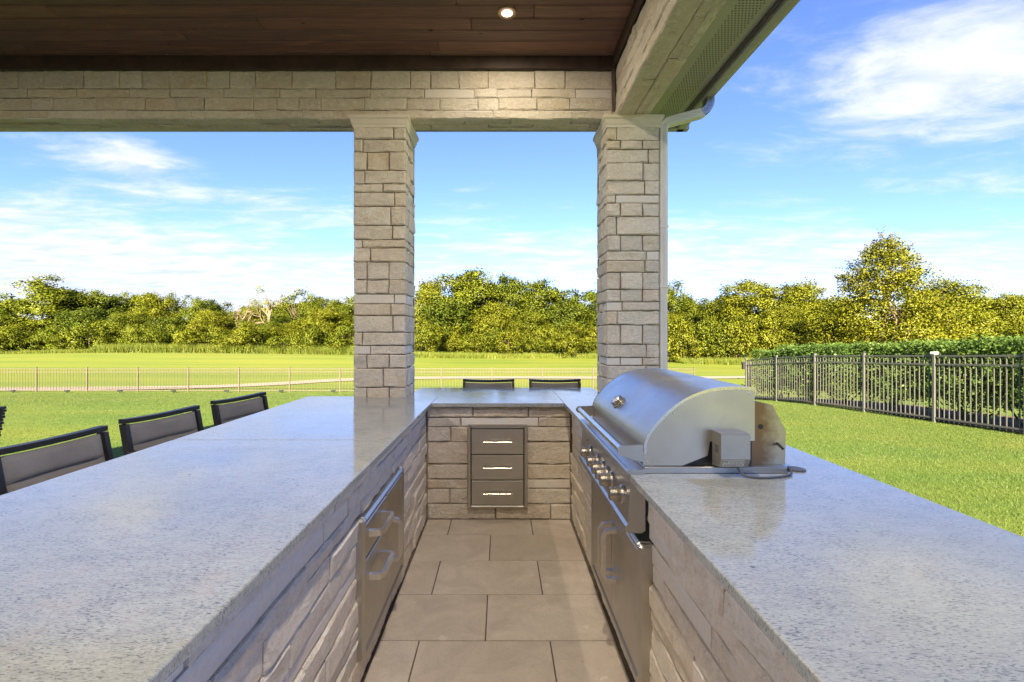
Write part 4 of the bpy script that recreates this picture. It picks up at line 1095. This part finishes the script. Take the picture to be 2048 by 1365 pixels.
def limbs(rng, lob, H_, tr, zb, n=9, wob=0.5):
    mb = MB(); lean = rng.normal(size=2)*0.02*H_
    top = Vector((lean[0], lean[1], H_*0.62))
    tp = [Vector((0, 0, -.3)), Vector((lean[0]*.2, lean[1]*.2, H_*.15)), Vector((lean[0]*.5, lean[1]*.5, H_*.35)), top]
    mb.tube(tp, [tr*1.25, tr, tr*.75, tr*.35], 8)
    for i in rng.permutation(len(lob))[:n]:
        c = Vector(lob[i][0]); s0 = rng.uniform(.25, .85); st = tp[1].lerp(top, s0)
        md = st.lerp(c, .5)+Vector(rng.normal(size=3))*wob*.4+Vector((0, 0, .3))
        mb.tube([st, md, c], [tr*.42*(1.1-s0*.5), tr*.26, tr*.07], 6)
    return mb
PROTO = {}
def tree_proto(kind, seed, W, H_, zb, K, per, size, leafm, shape='round', nl=9, core=.55, tr=.22):
    rng = np.random.default_rng(seed)
    v, q, lob, nrs = lobed_crown(rng, W, H_-zb, zb, K, per, size, shape, core=core)
    cm = leaf_normals(array_mesh('crown', v, q, leafm), rng, nrs); tm = limbs(rng, lob, H_, tr, zb, nl).mesh('trunk', M_bark, 50)
    PROTO.setdefault(kind, []).append((tm, cm, H_, W))
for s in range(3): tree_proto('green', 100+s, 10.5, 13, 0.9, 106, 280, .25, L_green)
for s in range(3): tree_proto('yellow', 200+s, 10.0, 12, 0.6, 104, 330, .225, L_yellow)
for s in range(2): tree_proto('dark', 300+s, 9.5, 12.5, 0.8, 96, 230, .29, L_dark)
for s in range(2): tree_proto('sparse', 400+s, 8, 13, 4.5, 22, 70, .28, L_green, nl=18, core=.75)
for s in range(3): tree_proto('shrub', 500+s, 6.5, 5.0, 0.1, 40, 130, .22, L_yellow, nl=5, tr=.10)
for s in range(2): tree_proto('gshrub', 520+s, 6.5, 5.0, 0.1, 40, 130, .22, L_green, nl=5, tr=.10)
trng = random.Random(11)
TL = {'green': ('broad green leafy tree in the wood beyond the fairway', 'tree', 'green trees of the far wood'),
      'yellow': ('yellow-green leafy tree glowing in the sun beyond the fairway', 'tree', 'yellow-green trees of the far wood'),
      'dark': ('dark green leafy tree among paler trees beyond the fairway', 'tree', 'dark green trees of the far wood'),
      'sparse': ('thin open-crowned tree with bare limbs showing above the far wood', 'tree', 'thin open trees of the far wood'),
      'shrub': ('low yellow-green bush at the foot of the far wood', 'bush', 'yellow-green bushes at the edge of the wood'),
      'gshrub': ('low green bush at the foot of the far wood', 'bush', 'green bushes at the edge of the wood')}
TN = {'shrub': 'bush', 'gshrub': 'bush'}
def plant(kind, px_, top, wpx, d, label=None):
    """place by image column, top row and width at an estimated distance"""
    tm, cm, H0, W0 = trng.choice(PROTO[kind]); x = (px_-PX)/F*d; zg = gz1(x, d)
    h = max(1.5, H-(top-PY)/F*d-zg); wd_ = max(1.5, wpx/F*d)
    lab, cat, grp = TL[kind]
    o = empty(TN.get(kind, 'tree'), (x, d, zg), trng.uniform(0, 6.28), label or lab, cat, None if label else grp)
    sx = wd_/W0; o.scale = (sx, sx, h/H0)
    link('trunk', tm, o); link('crown', cm, o)
    return o
# left part of the wood
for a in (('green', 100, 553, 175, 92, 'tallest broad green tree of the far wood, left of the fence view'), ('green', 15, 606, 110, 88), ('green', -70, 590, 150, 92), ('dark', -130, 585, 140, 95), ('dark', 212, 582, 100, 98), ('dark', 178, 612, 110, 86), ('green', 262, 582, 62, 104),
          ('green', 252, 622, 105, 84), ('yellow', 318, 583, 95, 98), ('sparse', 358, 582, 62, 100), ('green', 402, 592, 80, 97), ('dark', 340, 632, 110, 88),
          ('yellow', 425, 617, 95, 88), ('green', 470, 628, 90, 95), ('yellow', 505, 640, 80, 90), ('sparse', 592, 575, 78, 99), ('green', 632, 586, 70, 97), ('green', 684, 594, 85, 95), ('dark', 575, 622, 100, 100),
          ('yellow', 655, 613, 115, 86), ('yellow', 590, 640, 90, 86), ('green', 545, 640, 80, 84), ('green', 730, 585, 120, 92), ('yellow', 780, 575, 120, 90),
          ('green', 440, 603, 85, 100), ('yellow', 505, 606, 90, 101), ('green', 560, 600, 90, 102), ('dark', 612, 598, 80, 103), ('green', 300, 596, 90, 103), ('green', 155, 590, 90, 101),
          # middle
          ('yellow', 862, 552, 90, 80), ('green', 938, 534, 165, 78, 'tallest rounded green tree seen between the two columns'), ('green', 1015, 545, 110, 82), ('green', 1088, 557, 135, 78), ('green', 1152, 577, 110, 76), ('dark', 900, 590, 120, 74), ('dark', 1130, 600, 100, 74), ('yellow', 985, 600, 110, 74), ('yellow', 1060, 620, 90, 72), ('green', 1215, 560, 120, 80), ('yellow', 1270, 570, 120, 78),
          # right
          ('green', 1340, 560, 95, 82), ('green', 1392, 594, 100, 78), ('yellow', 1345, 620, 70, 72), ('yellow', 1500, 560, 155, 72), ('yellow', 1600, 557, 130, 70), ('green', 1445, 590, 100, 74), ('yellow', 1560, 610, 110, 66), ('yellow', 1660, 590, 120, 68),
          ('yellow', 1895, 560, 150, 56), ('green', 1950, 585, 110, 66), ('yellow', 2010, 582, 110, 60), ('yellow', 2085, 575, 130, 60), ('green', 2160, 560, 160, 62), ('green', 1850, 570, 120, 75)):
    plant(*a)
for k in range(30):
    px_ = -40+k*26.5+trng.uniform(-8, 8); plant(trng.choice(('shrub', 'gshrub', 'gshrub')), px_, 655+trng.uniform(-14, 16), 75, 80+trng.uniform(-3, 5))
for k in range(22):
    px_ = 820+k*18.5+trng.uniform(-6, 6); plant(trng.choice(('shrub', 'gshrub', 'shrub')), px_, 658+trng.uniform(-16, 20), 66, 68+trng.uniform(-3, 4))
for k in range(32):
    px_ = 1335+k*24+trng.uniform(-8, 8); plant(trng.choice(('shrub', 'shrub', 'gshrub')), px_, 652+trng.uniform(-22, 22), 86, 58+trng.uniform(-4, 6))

# bleached dead tree with a few living tufts
def dead_tree(px_, d, top, seed, label, leafy=0):
    rng = np.random.default_rng(seed); x = (px_-PX)/F*d; zg = gz1(x, d); h = H-(top-PY)/F*d-zg
    o = empty('dead_tree', (x, d, zg), 0, label, 'dead tree'); mb = MB(); tips = []
    def grow(p, dr, L, r, depth):
        q = p+dr*L*.5+Vector(rng.normal(size=3))*L*.06; e = p+dr*L+Vector(rng.normal(size=3))*L*.10
        mb.tube([p, q, e], [r, r*.8, r*.58], 6 if depth < 2 else 4); tips.append(e)
        if depth >= 4 or r < .016: return
        for _ in range(3 if depth < 3 else 2):
            nd = (dr+Vector(rng.normal(size=3))*.62+Vector((0, 0, .12))).normalized(); grow(e if rng.random() < .65 else q, nd, L*rng.uniform(.5, .78), r*.58, depth+1)
    grow(Vector((0, 0, -.2)), Vector((.05, 0, 1)), h*.40, .26, 0)
    zmax = max(v[2] for v in mb.v); mb.v = [(a, b, c*h/zmax) for a, b, c in mb.v]
    mb.build('branches', M_deadbark, o)
    if leafy:
        ti = rng.permutation(len(tips))[:leafy]; pts = np.concatenate([np.array(tips[i])*np.array([1, 1, h/zmax])+rng.normal(size=(70, 3))*.42 for i in ti])
        v, q = leaves(rng, pts, .26); link('leaf_tufts', array_mesh('leaf_tufts', v, q, L_yellow), o)['kind'] = 'stuff'
dead_tree(535, 90, 578, 4, 'pale dead tree with a few leafy tufts rising from the far wood', 10)
dead_tree(468, 91, 600, 9, 'low bleached dead tree with bare spreading branches in the far wood')

# the big feathery tree behind the hedge
rng = np.random.default_rng(77)
d = 48.0; x = (1768-PX)/F*d; zg = gz1(x, d); h = H-(468-PY)/F*d-zg
bt = empty('tree', (x, d, zg), 0, 'tall feathery yellow-green tree with twiggy pointed top behind the hedge', 'tree')
v, q, lob, nrs = lobed_crown(rng, 16.0, h*0.98, 0.3, 360, 420, .19, 'cone', sub=8, core=.2)
tw = MB(); tpts = []
for k in range(150):                                   # thin upright twigs beyond the crown
    c, r = lob[rng.integers(0, len(lob))]
    if c[2] < h*.35: continue
    out = Vector((c[0]*.25, c[1]*.25, 1.0)).normalized()+Vector(rng.normal(size=3))*.25; L = rng.uniform(.6, 1.5)
    a = Vector(c)+out*r*.5; e = a+out.normalized()*L; tw.tube([a, a.lerp(e, .5)+Vector(rng.normal(size=3))*.05, e], [.022, .014, .006], 4)
    tpts.append(np.array(a)+np.outer(rng.uniform(.2, 1.02, 22), np.array(e-a))+rng.normal(size=(22, 3))*.09)
v2, q2 = leaves(rng, np.concatenate(tpts), .15)
cmb = array_mesh('crown', np.concatenate([v, v2]), np.concatenate([q, q2+len(v)]), L_tall); leaf_normals(cmb, rng, np.concatenate([nrs, np.tile([0, -.4, 1.0], (len(v2)//4, 1))])); link('crown', cmb, bt)
mbt = limbs(rng, lob, h, .26, .3, 34, .8); mbt.v += []; 
mbt.build('trunk', M_bark, bt, 50); tw.build('twigs', M_bark, bt)['kind'] = 'stuff'

# the dense back of the wood, too deep to tell trees apart
rng = np.random.default_rng(5)
cs = []
for k in range(900):
    x = rng.uniform(-150, 150); y = 112+rng.uniform(-6, 6)-0.0012*x*x*(x > 0); r = rng.uniform(1.2, 2.4); z = gz1(x, y)+rng.uniform(0.5, 6.2)
    m_ = 70; p = rng.normal(size=(m_, 3)); p /= np.linalg.norm(p, axis=1, keepdims=True); cs.append(np.array([x, y, z])+p*r*np.array([1, 1, .8])*rng.uniform(.7, 1.05, (m_, 1)))
v, q = leaves(rng, np.concatenate(cs), .55)
o = link('distant_wood', array_mesh('distant_wood', v, q, L_dark)); tag(o, 'dense dark foliage deep in the wood beyond the fairway', 'wood', kind='stuff')

# tall rough grass along the edge of the wood
n = 120000
x = rng.uniform(-100, 75, n); y0 = np.where(x < -18, 77, np.where(x < 20, 65, 54)) + rng.uniform(-2.5, 3.0, n)+2*np.sin(x*.13)
hh = rng.uniform(.35, 1.0, n)*np.where((x > -62) & (x < -22), 1.75, .9); lean = rng.normal(size=(n, 2))*.22
base = np.stack([x, y0, gz(x, y0)-.05], 1); wv = rng.uniform(.02, .05, n); an = rng.uniform(0, 6.28, n)
dv = np.stack([np.cos(an)*wv, np.sin(an)*wv, np.zeros(n)], 1); tip = base+np.stack([lean[:, 0]*hh, lean[:, 1]*hh, hh], 1)
v = np.stack([base-dv, base+dv, tip], 1).reshape(-1, 3)
o = link('rough_grass', array_mesh('rough_grass', v, np.arange(3*n).reshape(n, 3), L_reed)); tag(o, 'tall unmown grass along the edge of the wood', 'grass', kind='stuff')

# lawn blades where the turf is near enough to show
def blades(n, x0, x1, y0, y1, hmin, hmax, wd_):
    x = rng.uniform(x0, x1, n); y = y0+(y1-y0)*rng.uniform(0, 1, n)**1.35
    hh = rng.uniform(hmin, hmax, n); an = rng.uniform(0, 6.28, n); ln_ = rng.normal(size=(n, 2))*.55
    b_ = np.stack([x, y, gz(x, y)-.004], 1); s = wd_*(0.8+0.06*y)
    dv = np.stack([np.cos(an)*s, np.sin(an)*s, np.zeros(n)], 1); tp = b_+np.stack([ln_[:, 0]*hh, ln_[:, 1]*hh, hh], 1)
    return np.stack([b_-dv, b_+dv, tp], 1).reshape(-1, 3)
va = np.concatenate([blades(360000, 1.7, 9.3, 2.2, 19.0, .016, .038, .0025), blades(240000, -22.0, -4.7, 3.5, 23.0, .014, .032, .0030)])
o = link('grass', array_mesh('grass', va, np.arange(len(va)).reshape(-1, 3), M_blade)); tag(o, 'short mown grass blades of the near lawn', 'grass', kind='stuff')

# clipped hedge behind the side fence: a row of shrubs over mulch
mbm = MB(); lnm = [(10.15, y_) for y_ in np.linspace(-2, 17.6, 30)]; pv = []
for (cx, cy) in lnm:
    for s in (-1.1, -.5, .5, 1.1): pv.append((cx+s*.98+.04*math.sin(cy*7+s), cy, gz1(cx, cy)+.05-.03*abs(s)))
mbm.add(pv, [(4*i+k, 4*i+k+1, 4*i+k+5, 4*i+k+4) for i in range(len(lnm)-1) for k in range(3)])
o = mbm.build('mulch_bed', M_mulch); tag(o, 'brown mulch bed under the clipped hedge', 'mulch', kind='structure')
HP = []
for s in range(3):
    rg = np.random.default_rng(900+s); n = 9500; W2, D2, HH = .92, .60, 1.62
    c = rg.uniform(-1, 1, (n*2, 3)); rr = np.max(np.abs(c)**np.array([1, 1, 1]), 1); c = c[(rr > rg.uniform(.3, .98, n*2))][:n]
    z = HH*(.24+.76*(c[:, 2]+1)/2); lowf = np.clip((z-.2)/.55, 0, 1)
    keep = rg.random(len(z)) < (.16+.84*lowf**1.2)
    pts = np.stack([c[:, 0]*D2, c[:, 1]*W2, z], 1)[keep]
    pts += rg.normal(size=pts.shape)*.035
    cl_ = []                                         # sprigs poking out low on the lawn side
    for k in range(26):
        b0 = np.array([-D2*rg.uniform(.8, 1.45), rg.uniform(-W2, W2), rg.uniform(.22, 1.15)]); cl_.append(b0+rg.normal(size=(46, 3))*np.array([.09, .12, .07]))
    top = np.stack([rg.uniform(-D2, D2, 900), rg.uniform(-W2, W2, 900), HH+np.abs(rg.normal(size=900))*.045], 1)
    pts = np.concatenate([pts, top]+cl_)
    v, q = leaves(rg, pts, .062)
    st = MB()
    for k in range(7):
        bx_, by_ = rg.uniform(-.2, .2), rg.uniform(-.45, .45); ex_, ey_ = bx_+rg.normal()*.25, by_+rg.normal()*.3
        st.tube([(bx_*.5, by_*.6, -.05), ((bx_+ex_)/2, (by_+ey_)/2, .4), (ex_, ey_, 1.1)], [.024, .017, .007], 6)
    HP.append((st.mesh('stems', M_bark), array_mesh('foliage', v, q, L_hedge)))
for k in range(12):
    y = -0.6+1.58*k; xh = 9.95+(-0.25 if y > 13 else 0); o = empty('hedge_shrub', (xh, y, gz1(xh, y)), rnd.choice((0, math.pi)) if False else 0, 'clipped evergreen hedge shrub behind the grey picket fence', 'hedge', 'shrubs of the clipped hedge')
    st, fo = HP[k % 3]; link('stems', st, o); link('foliage', fo, o); o.scale = (1, 1, rnd.uniform(.97, 1.03))

# ------------------------------------------------------------------ unseen house added behind the camera to keep direct sun off the kitchen
def house(name, label, x0, x1, y0, y1, zw, zr, wins):
    t = empty(name, ((x0+x1)/2, (y0+y1)/2, -.12), 0, label, 'house'); t0 = Vector(t.location); zb_ = -.12
    def hb_(mb, *a, **k): return B(mb, *a, t0, **k)
    hb_(MB(), x0, x1, y0, y1, -.3, zw).build('wall', M_housewall, t)
    ym_ = (y0+y1)/2; e = .5
    p = [(x0-e, y1+e, zw), (x1+e, y1+e, zw), (x1+e, y0-e, zw), (x0-e, y0-e, zw), (x0+1.0, ym_, zr), (x1-1.0, ym_, zr)]
    MB().add([tuple(Vector(a)-t0) for a in p], [(0, 1, 5, 4), (1, 2, 5), (2, 3, 4, 5), (3, 0, 4), (3, 2, 1, 0)]).build('roof', M_shingle, t)
    for (wx, wz, ww, wh) in wins:
        f = hb_(MB(), wx-ww/2-.08, wx+ww/2+.08, y1-.05, y1+.04, wz-wh/2-.08, wz+wh/2+.08).build('window', M_white, t)
        hb_(MB(), wx-ww/2, wx+ww/2, y1+.035, y1+.05, wz-wh/2, wz+wh/2).build('pane', M_houseglass, f)
house('added_sun_block_wing', 'added unseen limestone house wing blocking the sun from the patio', -30, 2.2, -15, -7.5, 3.4, 8.8, [(-5.2, 1.3, 2.4, 2.2), (-1.6, 1.2, 2.2, 2.3), (-10, 1.5, 1.8, 1.6)])
